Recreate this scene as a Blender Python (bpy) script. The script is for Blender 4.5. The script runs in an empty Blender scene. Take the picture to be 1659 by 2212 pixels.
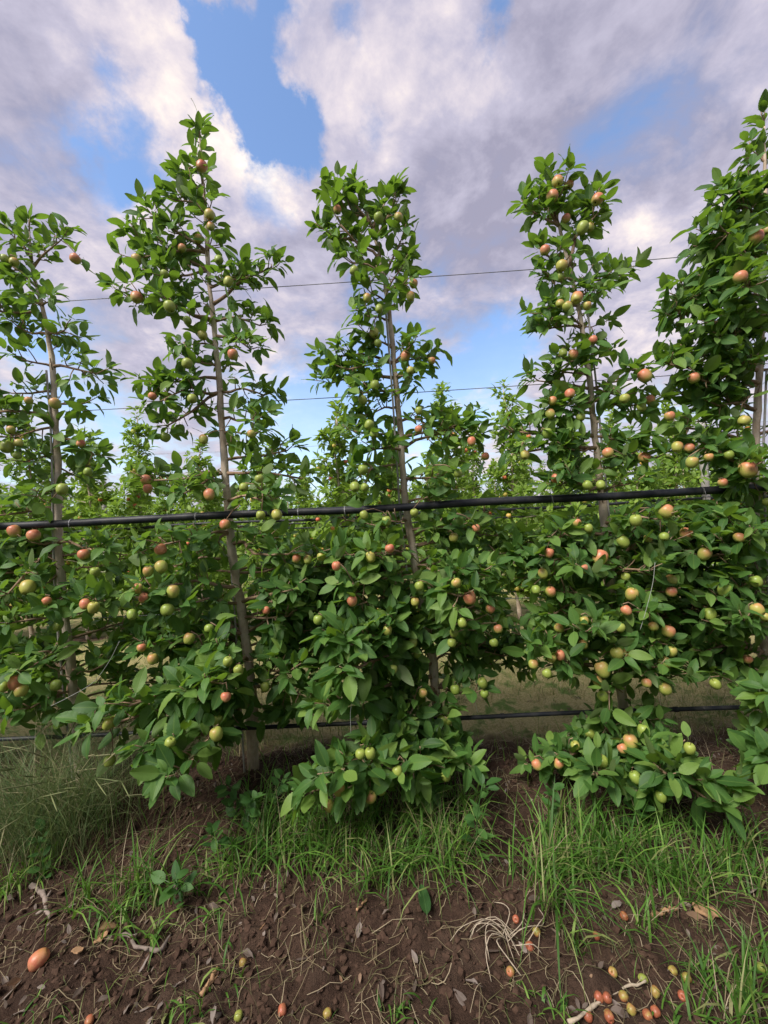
import bpy, math, random
import numpy as np
from mathutils import Vector, Matrix

# ------------------------------------------------------------------ camera
random.seed(7)
RNG = np.random.default_rng(7)
SC = bpy.context.scene
COL = SC.collection
W0, H0 = 1659.0, 2212.0            # pixel units in which the photograph was measured
FPX = 880.0                        # focal length in those units
CAMZ = 1.28
PITCH = math.radians(1.9)
ROLL = math.radians(2.86)
CAM = np.array([0.0, 0.0, CAMZ])
FWD = np.array([0, math.cos(PITCH), math.sin(PITCH)])
_up0 = np.array([0, -math.sin(PITCH), math.cos(PITCH)])
_r0 = np.array([1.0, 0, 0])
RGT = _r0 * math.cos(ROLL) - _up0 * math.sin(ROLL)
UPV = _r0 * math.sin(ROLL) + _up0 * math.cos(ROLL)
cd = bpy.data.cameras.new("camera")
cam = bpy.data.objects.new("camera", cd)
COL.objects.link(cam)
cd.sensor_fit = 'HORIZONTAL'
cd.sensor_width = 36.0
cd.lens = 36.0 * FPX / W0
cd.clip_start = 0.02
cd.clip_end = 2000
cam.matrix_world = Matrix(((RGT[0], UPV[0], -FWD[0], CAM[0]), (RGT[1], UPV[1], -FWD[1], CAM[1]),
                           (RGT[2], UPV[2], -FWD[2], CAM[2]), (0, 0, 0, 1)))
SC.camera = cam
SC.view_settings.view_transform = 'Standard'
SC.view_settings.look = 'None'
SC.view_settings.gamma = 1.0
SC.view_settings.exposure = 1.12
SC.view_settings.use_curve_mapping = False
SC.render.engine = 'CYCLES'
SC.cycles.max_bounces = 6
SC.cycles.diffuse_bounces = 3
SC.cycles.glossy_bounces = 2
SC.render.resolution_x = 768
SC.render.resolution_y = 1024


def ray(px, py):
    d = FWD + RGT * ((px - W0 / 2) / FPX) + UPV * (-(py - H0 / 2) / FPX)
    return d


def proj(p):
    p = np.asarray(p, float) - CAM
    z = p @ FWD
    return W0 / 2 + FPX * (p @ RGT) / z, H0 / 2 - FPX * (p @ UPV) / z, z


ROW_D, ROW_S = 2.05, 0.026         # front row: y = ROW_D - ROW_S * x


def on_row(px, py, toward=0.0):
    """point of the front row's vertical plane seen at a pixel, moved toward the alley by `toward` m"""
    d = ray(px, py)
    t = (ROW_D - toward) / (d[1] + ROW_S * d[0])
    return CAM + d * t


# ------------------------------------------------------------------ world and sun
SUN_EL, SUN_AZ = math.radians(49), math.radians(226)   # azimuth clockwise from +Y
sun_dir = np.array([math.sin(SUN_AZ) * math.cos(SUN_EL), math.cos(SUN_AZ) * math.cos(SUN_EL), math.sin(SUN_EL)])
sl = bpy.data.lights.new("sun", 'SUN')
sl.energy = 2.7
sl.angle = math.radians(26)
sl.color = (1.0, 0.95, 0.87)
so = bpy.data.objects.new("sun", sl)
COL.objects.link(so)
so.rotation_euler = Vector(sun_dir).to_track_quat('Z', 'Y').to_euler()


class NT:
    """small node-tree writer"""
    def __init__(self, tree):
        self.t = tree
        tree.nodes.clear()

    def n(self, kind, **kw):
        nd = self.t.nodes.new(kind)
        for k, v in kw.items():
            setattr(nd, k, v)
        return nd

    def put(self, sock, v):
        if isinstance(v, bpy.types.NodeSocket):
            self.t.links.new(v, sock)
        elif isinstance(v, (tuple, list)):
            if len(v) == 3 and sock.type == 'RGBA':
                v = (*v, 1)
            sock.default_value = v
        else:
            sock.default_value = v

    def m(self, op, a, b=0.0, c=None, clamp=False):
        nd = self.n('ShaderNodeMath', operation=op)
        nd.use_clamp = clamp
        self.put(nd.inputs[0], a)
        self.put(nd.inputs[1], b)
        if c is not None:
            self.put(nd.inputs[2], c)
        return nd.outputs[0]

    def vm(self, op, a, b=(0, 0, 0), scale=None):
        nd = self.n('ShaderNodeVectorMath', operation=op)
        self.put(nd.inputs[0], a)
        self.put(nd.inputs[1], b)
        if scale is not None:
            self.put(nd.inputs['Scale'], scale)
        return nd.outputs['Value'] if op in ('DOT_PRODUCT', 'LENGTH') else nd.outputs[0]

    def ramp(self, f, stops, interp='LINEAR'):
        nd = self.n('ShaderNodeValToRGB')
        nd.color_ramp.interpolation = interp
        el = nd.color_ramp.elements
        while len(el) < len(stops):
            el.new(0.5)
        for e, (p, c) in zip(el, stops):
            e.position = p
            e.color = (*c, 1) if len(c) == 3 else c
        self.put(nd.inputs[0], f)
        return nd.outputs[0]

    def mix(self, f, a, b, blend='MIX'):
        nd = self.n('ShaderNodeMix', data_type='RGBA', blend_type=blend)
        self.put(nd.inputs[0], f)
        self.put(nd.inputs[6], a)
        self.put(nd.inputs[7], b)
        return nd.outputs[2]

    def noise(self, vec, scale, detail=4.0, rough=0.55, dist=0.0):
        nd = self.n('ShaderNodeTexNoise')
        if vec is not None:
            self.put(nd.inputs['Vector'], vec)
        self.put(nd.inputs['Scale'], scale)
        self.put(nd.inputs['Detail'], detail)
        self.put(nd.inputs['Roughness'], rough)
        self.put(nd.inputs['Distortion'], dist)
        return nd.outputs[0]

    def smooth(self, x, lo, hi, a=0.0, b=1.0):
        nd = self.n('ShaderNodeMapRange', interpolation_type='SMOOTHSTEP')
        self.put(nd.inputs[0], x)
        for i, v in enumerate((lo, hi, a, b)):
            self.put(nd.inputs[i + 1], v)
        return nd.outputs[0]


world = bpy.data.worlds.new("World")
SC.world = world
world.use_nodes = True
w = NT(world.node_tree)
tc = w.n('ShaderNodeTexCoord')
gen = tc.outputs['Generated']
sky = w.n('ShaderNodeTexSky', sky_type='NISHITA')
sky.sun_disc = False
sky.sun_elevation = SUN_EL
sky.sun_rotation = SUN_AZ
sky.air_density = 1.0
sky.dust_density = 1.2
sky.ozone_density = 4.0
sep = w.n('ShaderNodeSeparateXYZ')
w.put(sep.inputs[0], gen)
dz = w.m('MAXIMUM', sep.outputs[2], 0.0)
inv = w.m('DIVIDE', 1.0, w.m('ADD', dz, 0.22))
pl = w.n('ShaderNodeCombineXYZ')
w.put(pl.inputs[0], w.m('MULTIPLY', sep.outputs[0], inv))
w.put(pl.inputs[1], w.m('MULTIPLY', sep.outputs[1], inv))
pl = pl.outputs[0]
n_big = w.noise(pl, 1.9, 3, 0.5, 0.3)
n_mid = w.noise(pl, 4.6, 6, 0.58, 0.5)
n_fin = w.noise(w.vm('ADD', pl, (3.1, 1.7, 0)), 11.0, 6, 0.6, 0.2)


def blob(px, py, rad):
    """soft round spot on the sky dome in one direction, rad in pixels of the photograph"""
    d = ray(px, py)
    d = d / np.linalg.norm(d)
    c2 = 1.0 / (1 + ((px - W0 / 2) ** 2 + (py - H0 / 2) ** 2) / FPX ** 2)
    ang = rad / FPX * math.sqrt(c2) * (c2 ** 0.25)
    k = 1.0 / (ang * ang) * 1.4
    e = w.m('MULTIPLY', w.m('SUBTRACT', w.vm('DOT_PRODUCT', wd, tuple(float(v) for v in d)), 1.0), k)
    return w.m('EXPONENT', e)


def total(spots):
    s = None
    for (px, py, r, a) in spots:
        b = w.m('MULTIPLY', blob(px, py, r), a)
        s = b if s is None else w.m('ADD', s, b)
    return s


# the lookup direction is bent by noise so that the cloud edges come out ragged
jit = w.n('ShaderNodeTexNoise')
w.put(jit.inputs['Vector'], gen)
w.put(jit.inputs['Scale'], 7.0)
w.put(jit.inputs['Detail'], 7.0)
w.put(jit.inputs['Roughness'], 0.62)
wd = w.vm('NORMALIZE', w.vm('ADD', gen, w.vm('SCALE', w.vm('SUBTRACT', jit.outputs['Color'], (.5, .5, .5)), scale=0.24)))

gaps = total([(565, -10, 78, .9), (485, 70, 58, .7), (520, 150, 54, .8), (548, 220, 58, .9), (595, 300, 66, .95), (635, 360, 55, .75),
              (320, 290, 90, .6), (235, 375, 80, .8), (430, 15, 45, .6), (755, 35, 50, .5), (1062, 40, 50, .6),
              (815, 240, 60, .42), (560, 440, 45, .5), (900, 850, 130, .7), (650, 880, 110, .6), (60, 720, 90, .45),
              (230, 900, 110, .4), (1090, 770, 90, .5), (1330, 240, 90, .25), (720, 960, 140, .35), (1180, 620, 60, .0001)])
lights = total([(260, 100, 120, .55), (430, 190, 90, .55), (520, 400, 80, .9), (600, 390, 50, .7), (310, 440, 60, .9),
                (205, 385, 30, .6), (930, 180, 110, .5), (720, 130, 120, .35), (1380, 490, 70, .9), (1395, 760, 60, .8),
                (600, 790, 45, .7), (980, 620, 60, .0001), (1640, 180, 80, .4), (180, 520, 80, .35), (620, 980, 90, .6),
                (1060, 980, 90, .5), (60, 90, 110, .25)])
darks = total([(110, 330, 150, .45), (1180, 330, 170, .45), (1480, 280, 170, .45), (980, 660, 130, .35), (1250, 70, 160, .2),
               (720, 620, 110, .25), (200, 800, 120, .3), (1050, 480, 140, .25)])
dens = w.m('ADD', w.m('MULTIPLY', n_big, 0.55), w.m('MULTIPLY', n_mid, 0.62))
dens = w.m('ADD', dens, w.m('MULTIPLY', n_fin, 0.34))
dens = w.m('SUBTRACT', dens, 0.045)
dens = w.m('SUBTRACT', dens, w.m('MULTIPLY', gaps, 0.62))
dens = w.m('ADD', dens, w.m('MULTIPLY', lights, 0.16))
low = w.smooth(sep.outputs[2], 0.02, 0.32)
dens = w.m('ADD', dens, w.m('MULTIPLY', w.m('SUBTRACT', low, 1.0), 0.05))
mask = w.smooth(dens, 0.24, 0.68)
lit = w.m('ADD', 0.33, w.m('MULTIPLY', w.m('SUBTRACT', n_mid, 0.5), 1.25))
lit = w.m('ADD', lit, w.m('MULTIPLY', w.m('SUBTRACT', n_fin, 0.5), 0.80))
n_puff = w.noise(w.vm('ADD', pl, (8.4, 2.2, 0)), 3.4, 8, 0.66, 0.8)
lit = w.m('ADD', lit, w.m('MULTIPLY', w.m('SUBTRACT', n_puff, 0.5), 0.9))
lit = w.m('ADD', lit, w.m('MULTIPLY', lights, 0.50))
lit = w.m('SUBTRACT', lit, w.m('MULTIPLY', darks, 0.55))
ccol = w.ramp(lit, [(0.0, (0.31, 0.30, 0.40)), (0.35, (0.46, 0.44, 0.55)), (0.62, (0.66, 0.60, 0.65)), (0.82, (0.84, 0.75, 0.71)), (1.0, (0.98, 0.89, 0.80))])
veil = w.smooth(sep.outputs[2], 0.0, 0.52, 0.55, 0.0)
mask = w.m('MAXIMUM', mask, veil)
ccol = w.mix(w.m('MULTIPLY', w.smooth(sep.outputs[2], 0.05, 0.50, 1.0, 0.0), w.smooth(dens, 0.45, 0.75, 1.0, 0.0)), ccol, (0.66, 0.80, 0.90))
bg1 = w.n('ShaderNodeBackground')
w.put(bg1.inputs[0], sky.outputs[0])
w.put(bg1.inputs[1], 0.135)
bg2 = w.n('ShaderNodeBackground')
w.put(bg2.inputs[0], ccol)
w.put(bg2.inputs[1], 0.59)
mx = w.n('ShaderNodeMixShader')
w.put(mx.inputs[0], mask)
w.put(mx.inputs[1], bg1.outputs[0])
w.put(mx.inputs[2], bg2.outputs[0])
wo = w.n('ShaderNodeOutputWorld')
w.put(wo.inputs[0], mx.outputs[0])

# ------------------------------------------------------------------ helpers


def V(*a):
    return np.array(a, float)


def unit(v):
    v = np.asarray(v, float)
    n = np.linalg.norm(v)
    return v / n if n > 1e-9 else np.array([0, 0, 1.0])


def make_mesh(name, verts, faces, mat=None, smooth=True, uv=None, rnd=None):
    """verts (n,3), faces list or (m,k) array; rnd per-vertex float attribute"""
    me = bpy.data.meshes.new(name)
    verts = np.asarray(verts, np.float32)
    if isinstance(faces, np.ndarray):
        nf, k = faces.shape
        me.vertices.add(len(verts))
        me.vertices.foreach_set('co', verts.ravel())
        me.loops.add(nf * k)
        me.loops.foreach_set('vertex_index', faces.astype(np.int32).ravel())
        me.polygons.add(nf)
        me.polygons.foreach_set('loop_start', np.arange(0, nf * k, k, dtype=np.int32))
        lv = faces.ravel()
    else:
        me.from_pydata(verts.tolist(), [], faces)
        lv = np.empty(len(me.loops), np.int32)
        me.loops.foreach_get('vertex_index', lv)
    me.update(calc_edges=True)
    if uv is not None:
        l = me.uv_layers.new(name='UVMap')
        l.data.foreach_set('uv', np.asarray(uv, np.float32)[lv].ravel())
    if rnd is not None:
        a = me.attributes.new('rnd', 'FLOAT', 'POINT')
        a.data.foreach_set('value', np.asarray(rnd, np.float32))
    if smooth:
        me.polygons.foreach_set('use_smooth', np.ones(len(me.polygons), bool))
    if mat is not None:
        me.materials.append(mat)
    return me


def link(name, data=None, parent=None, loc=None):
    o = bpy.data.objects.new(name, data)
    COL.objects.link(o)
    if parent is not None:
        o.parent = parent
    if loc is not None:
        o.location = [float(v) for v in loc]
    return o


def tag(o, label=None, cat=None, group=None, kind=None):
    if label:
        o['label'] = label
    if cat:
        o['category'] = cat
    if group:
        o['group'] = group
    if kind:
        o['kind'] = kind
    return o


class MB:
    """collects pieces of geometry for one mesh"""
    def __init__(self):
        self.v, self.f, self.r, self.n = [], [], [], 0

    def add(self, verts, faces, r=0.0):
        verts = np.asarray(verts, float)
        self.v.append(verts)
        self.f += [tuple(int(i) + self.n for i in q) for q in faces]
        self.r.append(np.full(len(verts), r))
        self.n += len(verts)

    def tube(self, pts, rads, seg=8, r=0.0, wob=0.0):
        pts = [np.asarray(p, float) for p in pts]
        ring = []
        prev = None
        for i, p in enumerate(pts):
            t = unit(pts[min(i + 1, len(pts) - 1)] - pts[max(i - 1, 0)])
            a = np.cross(t, V(0, 0, 1) if abs(t[2]) < 0.9 else V(0, 1, 0)) if prev is None else prev - t * (prev @ t)
            a = unit(a)
            prev = a
            b = np.cross(t, a)
            rr = rads[i] if hasattr(rads, '__len__') else rads
            for k in range(seg):
                th = 2 * math.pi * k / seg
                q = rr * (1 + (random.uniform(-wob, wob) if wob else 0))
                ring.append(p + (a * math.cos(th) + b * math.sin(th)) * q)
        fs = []
        for i in range(len(pts) - 1):
            for k in range(seg):
                k2 = (k + 1) % seg
                fs.append((i * seg + k, i * seg + k2, (i + 1) * seg + k2, (i + 1) * seg + k))
        fs.append(tuple(range(seg - 1, -1, -1)))
        fs.append(tuple((len(pts) - 1) * seg + k for k in range(seg)))
        self.add(ring, fs, r)

    def mesh(self, name, mat, smooth=True):
        return make_mesh(name, np.concatenate(self.v), self.f, mat, smooth, rnd=np.concatenate(self.r))


def curve_pts(ctrl, n):
    """Catmull-Rom through control points, n samples"""
    c = [np.asarray(p, float) for p in ctrl]
    c = [2 * c[0] - c[1]] + c + [2 * c[-1] - c[-2]]
    out = []
    m = len(c) - 3
    for i in range(n):
        u = i / (n - 1) * m
        k = min(int(u), m - 1)
        t = u - k
        p0, p1, p2, p3 = c[k:k + 4]
        out.append(0.5 * ((2 * p1) + (p2 - p0) * t + (2 * p0 - 5 * p1 + 4 * p2 - p3) * t * t + (3 * p1 - p0 - 3 * p2 + p3) * t ** 3))
    return out


# ---- value noise on numpy arrays
_tab = RNG.random((256, 256))


def vnoise(x, y):
    x = np.asarray(x, float)
    y = np.asarray(y, float)
    xi, yi = np.floor(x).astype(int), np.floor(y).astype(int)
    fx, fy = x - xi, y - yi
    fx, fy = fx * fx * (3 - 2 * fx), fy * fy * (3 - 2 * fy)
    g = lambda a, b: _tab[(a) & 255, (b) & 255]
    return (g(xi, yi) * (1 - fx) + g(xi + 1, yi) * fx) * (1 - fy) + (g(xi, yi + 1) * (1 - fx) + g(xi + 1, yi + 1) * fx) * fy - 0.5


def fbm(x, y, f, octs=4, gain=0.5):
    s, a = 0, 1.0
    for i in range(octs):
        s = s + a * vnoise(np.asarray(x) * f + 17.3 * i, np.asarray(y) * f + 9.1 * i)
        f *= 2.03
        a *= gain
    return s


def gz(x, y):
    """height of the ground"""
    x = np.asarray(x, float)
    y = np.asarray(y, float)
    ry = (y + ROW_S * x - ROW_D)
    k = np.round(ry / 3.0)
    near = np.exp(-np.maximum(0, np.abs(y - 1.6) - 1.2) ** 2 / 4.0)
    z = 0.05 * np.exp(-((ry - 3 * k) / 0.42) ** 2)
    z = z + 0.07 * np.exp(-((x + 0.72) / 0.45) ** 2 - (ry / 0.35) ** 2)
    z = z - 0.07 * np.exp(-((x - 0.52) / 0.13) ** 2 - ((y - 1.72) / 0.2) ** 2)
    z = z + fbm(x, y, 0.9, 2) * 0.05
    z = z + near * (fbm(x + 31, y, 6.0, 3, 0.6) * 0.030 + fbm(x, y + 5, 24.0, 3, 0.7) * 0.026)
    return z


def gz1(x, y):
    return float(gz(np.array([x]), np.array([y]))[0])


def on_ground(px, py):
    d = ray(px, py)
    t = -CAMZ / d[2]
    for _ in range(6):
        p = CAM + d * t
        t = (gz1(p[0], p[1]) - CAMZ) / d[2]
    return CAM + d * t


# ------------------------------------------------------------------ materials
def material(name):
    m = bpy.data.materials.new(name)
    m.use_nodes = True
    t = NT(m.node_tree)
    out = t.n('ShaderNodeOutputMaterial')
    return m, t, out


def principled(t, color, rough=0.7, spec=0.4, normal=None, **kw):
    p = t.n('ShaderNodeBsdfPrincipled')
    t.put(p.inputs['Base Color'], color)
    t.put(p.inputs['Roughness'], rough)
    t.put(p.inputs['Specular IOR Level'], spec)
    if normal is not None:
        t.put(p.inputs['Normal'], normal)
    for k, v in kw.items():
        t.put(p.inputs[k], v)
    return p


def bump(t, h, strength, dist):
    b = t.n('ShaderNodeBump')
    t.put(b.inputs['Strength'], strength)
    t.put(b.inputs['Distance'], dist)
    t.put(b.inputs['Height'], h)
    return b.outputs[0]


def rnd_value(t):
    """one random number per leaf / blade, whether it is an object or a piece of a joined mesh"""
    a = t.n('ShaderNodeAttribute', attribute_name='rnd')
    oi = t.n('ShaderNodeObjectInfo')
    return t.m('FRACT', t.m('ADD', a.outputs['Fac'], oi.outputs['Random']))


def leaf_material(name, dark, mid, light, under, trans, veins=True, trans_amt=0.30):
    m, t, out = material(name)
    r = rnd_value(t)
    col = t.ramp(r, [(0.0, dark), (0.55, mid), (1.0, light)])
    rib = 0.0
    nrm = None
    if veins:
        uv = t.n('ShaderNodeUVMap')
        s = t.n('ShaderNodeSeparateXYZ')
        t.put(s.inputs[0], uv.outputs[0])
        ax = t.m('ABSOLUTE', t.m('SUBTRACT', s.outputs[0], 0.5))
        rib = t.smooth(ax, 0.012, 0.035, 1.0, 0.0)
        side = t.m('SUBTRACT', t.m('MULTIPLY', s.outputs[1], 9.0), t.m('MULTIPLY', ax, 7.0))
        side = t.m('ABSOLUTE', t.m('SUBTRACT', t.m('FRACT', side), 0.5))
        vein = t.m('MULTIPLY', t.smooth(side, 0.02, 0.12, 1.0, 0.0), 0.45)
        pat = t.m('MAXIMUM', rib, vein)
        col = t.mix(t.m('MULTIPLY', pat, 0.5), col, light)
        nrm = bump(t, t.m('SUBTRACT', 1.0, pat), 0.35, 0.002)
    tcn = t.n('ShaderNodeTexCoord')
    nz = t.noise(tcn.outputs['Object'], 38.0, 3)
    col = t.mix(t.m('MULTIPLY', t.smooth(nz, 0.45, 0.75), 0.28), col, dark)
    g = t.n('ShaderNodeNewGeometry')
    col = t.mix(g.outputs['Backfacing'], col, under)
    p = principled(t, col, 0.52, 0.32, nrm)
    tr = t.n('ShaderNodeBsdfTranslucent')
    t.put(tr.inputs[0], trans)
    mxs = t.n('ShaderNodeMixShader')
    t.put(mxs.inputs[0], trans_amt)
    t.put(mxs.inputs[1], p.outputs[0])
    t.put(mxs.inputs[2], tr.outputs[0])
    t.put(out.inputs[0], mxs.outputs[0])
    return m


M = {}
M['leaf'] = leaf_material('apple_leaf', (0.034, 0.092, 0.022), (0.074, 0.170, 0.036), (0.17, 0.27, 0.055),
                          (0.13, 0.19, 0.07), (0.22, 0.40, 0.03), trans_amt=0.34)
M['leaf_far_sunlit'] = leaf_material('apple_leaf_painted_sunlit', (0.11, 0.195, 0.030), (0.175, 0.29, 0.046), (0.27, 0.38, 0.07),  # sunlit brightness of the back rows is put into this leaf colour
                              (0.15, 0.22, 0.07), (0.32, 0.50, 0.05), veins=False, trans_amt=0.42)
M['weed'] = leaf_material('weed_leaf', (0.03, 0.085, 0.022), (0.05, 0.13, 0.03), (0.09, 0.19, 0.045),
                          (0.10, 0.17, 0.06), (0.14, 0.32, 0.04))


def grass_material(name, stops, trans):
    m, t, out = material(name)
    col = t.ramp(rnd_value(t), stops)
    p = principled(t, col, 0.55, 0.3)
    tr = t.n('ShaderNodeBsdfTranslucent')
    t.put(tr.inputs[0], trans)
    mxs = t.n('ShaderNodeMixShader')
    t.put(mxs.inputs[0], 0.28)
    t.put(mxs.inputs[1], p.outputs[0])
    t.put(mxs.inputs[2], tr.outputs[0])
    t.put(out.inputs[0], mxs.outputs[0])
    return m


M['grass'] = grass_material('green_grass', [(0, (0.04, 0.11, 0.018)), (0.5, (0.095, 0.21, 0.03)), (0.85, (0.18, 0.31, 0.055)), (1, (0.28, 0.27, 0.12))], (0.2, 0.4, 0.04))
M['dry'] = grass_material('dry_grass', [(0, (0.09, 0.11, 0.04)), (0.4, (0.19, 0.155, 0.085)), (0.8, (0.31, 0.245, 0.15)), (1, (0.45, 0.37, 0.25))], (0.4, 0.35, 0.18))
M['feather'] = grass_material('feather_grass', [(0, (0.04, 0.095, 0.03)), (0.5, (0.085, 0.15, 0.05)), (0.8, (0.20, 0.23, 0.10)), (1, (0.42, 0.36, 0.22))], (0.2, 0.26, 0.08))
M['turf'] = grass_material('alley_turf', [(0, (0.11, 0.19, 0.045)), (0.45, (0.27, 0.28, 0.10)), (0.8, (0.43, 0.36, 0.18)), (1, (0.52, 0.43, 0.26))], (0.25, 0.25, 0.1))


def bark_material(name, c1, c2, c3):
    m, t, out = material(name)
    tcn = t.n('ShaderNodeTexCoord')
    mp = t.n('ShaderNodeMapping')
    t.put(mp.inputs[0], tcn.outputs['Object'])
    mp.inputs['Scale'].default_value = (1, 1, 0.45)
    a = t.noise(mp.outputs[0], 28, 5, 0.6)
    b = t.noise(tcn.outputs['Object'], 7, 3)
    c = t.noise(mp.outputs[0], 110, 3)
    mp2 = t.n('ShaderNodeMapping')
    t.put(mp2.inputs[0], tcn.outputs['Object'])
    mp2.inputs['Scale'].default_value = (1, 1, 5.0)
    d = t.noise(mp2.outputs[0], 34, 2)
    col = t.mix(t.smooth(a, 0.35, 0.68), c1, c2)
    col = t.mix(t.smooth(b, 0.42, 0.7), col, c3)
    col = t.mix(t.m('MULTIPLY', t.smooth(d, 0.62, 0.7), 0.5), col, (0.30, 0.25, 0.20))
    h = t.m('ADD', t.m('MULTIPLY', a, 0.7), t.m('MULTIPLY', c, 0.3))
    p = principled(t, col, 0.85, 0.2, bump(t, h, 0.9, 0.008))
    t.put(out.inputs[0], p.outputs[0])
    return m


M['bark'] = bark_material('trunk_bark', (0.38, 0.29, 0.215), (0.62, 0.50, 0.39), (0.54, 0.47, 0.39))
M['twig'] = bark_material('branch_bark', (0.21, 0.135, 0.085), (0.36, 0.245, 0.16), (0.26, 0.18, 0.125))


def plain(name, color, rough=0.6, spec=0.4, metal=0.0, noise=0.0, nscale=40.0, bstr=0.0, dark=None):
    m, t, out = material(name)
    tcn = t.n('ShaderNodeTexCoord')
    n = t.noise(tcn.outputs['Object'], nscale, 5, 0.6)
    c = t.mix(t.m('MULTIPLY', t.smooth(n, 0.35, 0.7), noise), color, dark or tuple(v * 0.5 for v in color))
    p = principled(t, c, rough, spec, bump(t, n, bstr, 0.003) if bstr else None, Metallic=metal)
    t.put(out.inputs[0], p.outputs[0])
    return m


M['pipe'] = plain('black_polythene', (0.010, 0.012, 0.019), 0.50, 0.30, 0, 0.6, 18, 0.08, (0.045, 0.043, 0.042))
M['wire'] = plain('galvanised_wire', (0.20, 0.20, 0.21), 0.5, 0.5, 0.6, 0.4, 60)
M['rod'] = plain('galvanised_rod', (0.38, 0.36, 0.34), 0.55, 0.4, 0.0, 0.5, 45, 0.1)
M['post'] = plain('weathered_post', (0.36, 0.34, 0.32), 0.85, 0.2, 0, 0.6, 25, 0.4)
M['string'] = plain('white_string', (0.38, 0.39, 0.37), 0.8, 0.2, 0, 0.3, 90)
M['orange'] = plain('orange_tape', (0.62, 0.17, 0.03), 0.5, 0.4, 0, 0.3, 50)
M['guard'] = plain('green_trunk_sleeve', (0.012, 0.05, 0.045), 0.6, 0.3, 0, 0.5, 60, 0.2)
M['stem'] = plain('fruit_stem', (0.10, 0.075, 0.03), 0.8, 0.2, 0, 0.5, 300)
M['calyx'] = plain('fruit_calyx', (0.035, 0.028, 0.014), 0.9, 0.1, 0, 0.5, 400)
M['wood'] = plain('grey_dead_wood', (0.27, 0.215, 0.185), 0.9, 0.15, 0, 0.7, 40, 0.6)
M['tanwood'] = plain('tan_bark_piece', (0.42, 0.25, 0.14), 0.85, 0.2, 0, 0.6, 40, 0.5)
M['root'] = plain('pale_dry_root', (0.45, 0.37, 0.28), 0.85, 0.2, 0, 0.6, 80, 0.3)
M['deadleaf'] = grass_material('dead_leaf', [(0, (0.11, 0.08, 0.065)), (0.5, (0.20, 0.155, 0.13)), (0.85, (0.30, 0.25, 0.225)), (1, (0.26, 0.15, 0.08))], (0.2, 0.15, 0.1))


def apple_material(name):
    """object colour carries (blush amount, yellowness, rot)"""
    m, t, out = material(name)
    oi = t.n('ShaderNodeObjectInfo')
    sc = t.n('ShaderNodeSeparateColor')
    t.put(sc.inputs[0], oi.outputs['Color'])
    tcn = t.n('ShaderNodeTexCoord')
    obj = tcn.outputs['Object']
    vec = t.vm('ADD', obj, t.vm('SCALE', (7.3, 3.1, 5.7), scale=oi.outputs['Random']))
    base = t.mix(sc.outputs[1], (0.20, 0.29, 0.05), (0.38, 0.37, 0.085))
    n1 = t.noise(vec, 1.3, 4, 0.6)
    n2 = t.noise(vec, 5.0, 3)
    base = t.mix(t.m('MULTIPLY', t.smooth(n2, 0.4, 0.7), 0.35), base, (0.38, 0.38, 0.10))
    # blush sits on the side that faced the sun, fading with streaks
    facing = t.vm('DOT_PRODUCT', obj, (0.0, -0.75, 0.66))
    f = t.m('ADD', t.m('MULTIPLY', facing, 0.55), t.m('MULTIPLY', t.m('SUBTRACT', n1, 0.5), 0.9))
    f = t.m('ADD', f, t.m('MULTIPLY', t.m('SUBTRACT', n2, 0.5), 0.25))
    f = t.m('ADD', f, t.m('MULTIPLY', t.m('SUBTRACT', sc.outputs[0], 0.5), 1.5))
    red = t.mix(t.smooth(n1, 0.3, 0.7), (0.50, 0.095, 0.075), (0.54, 0.24, 0.13))
    col = t.mix(t.m('MULTIPLY', t.smooth(f, 0.0, 0.85), 0.92), base, red)
    vo = t.n('ShaderNodeTexVoronoi')
    t.put(vo.inputs['Vector'], vec)
    t.put(vo.inputs['Scale'], 11.0)
    col = t.mix(t.m('MULTIPLY', t.smooth(vo.outputs['Distance'], 0.08, 0.14, 1.0, 0.0), 0.35), col, (0.66, 0.56, 0.30))
    rot = t.m('MULTIPLY', t.smooth(t.m('ADD', n1, t.m('MULTIPLY', n2, 0.3)), 0.40, 0.72), sc.outputs[2])
    col = t.mix(rot, col, (0.26, 0.075, 0.038))
    p = principled(t, col, 0.40, 0.38)
    t.put(out.inputs[0], p.outputs[0])
    return m


M['apple'] = apple_material('apple_skin')


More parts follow.
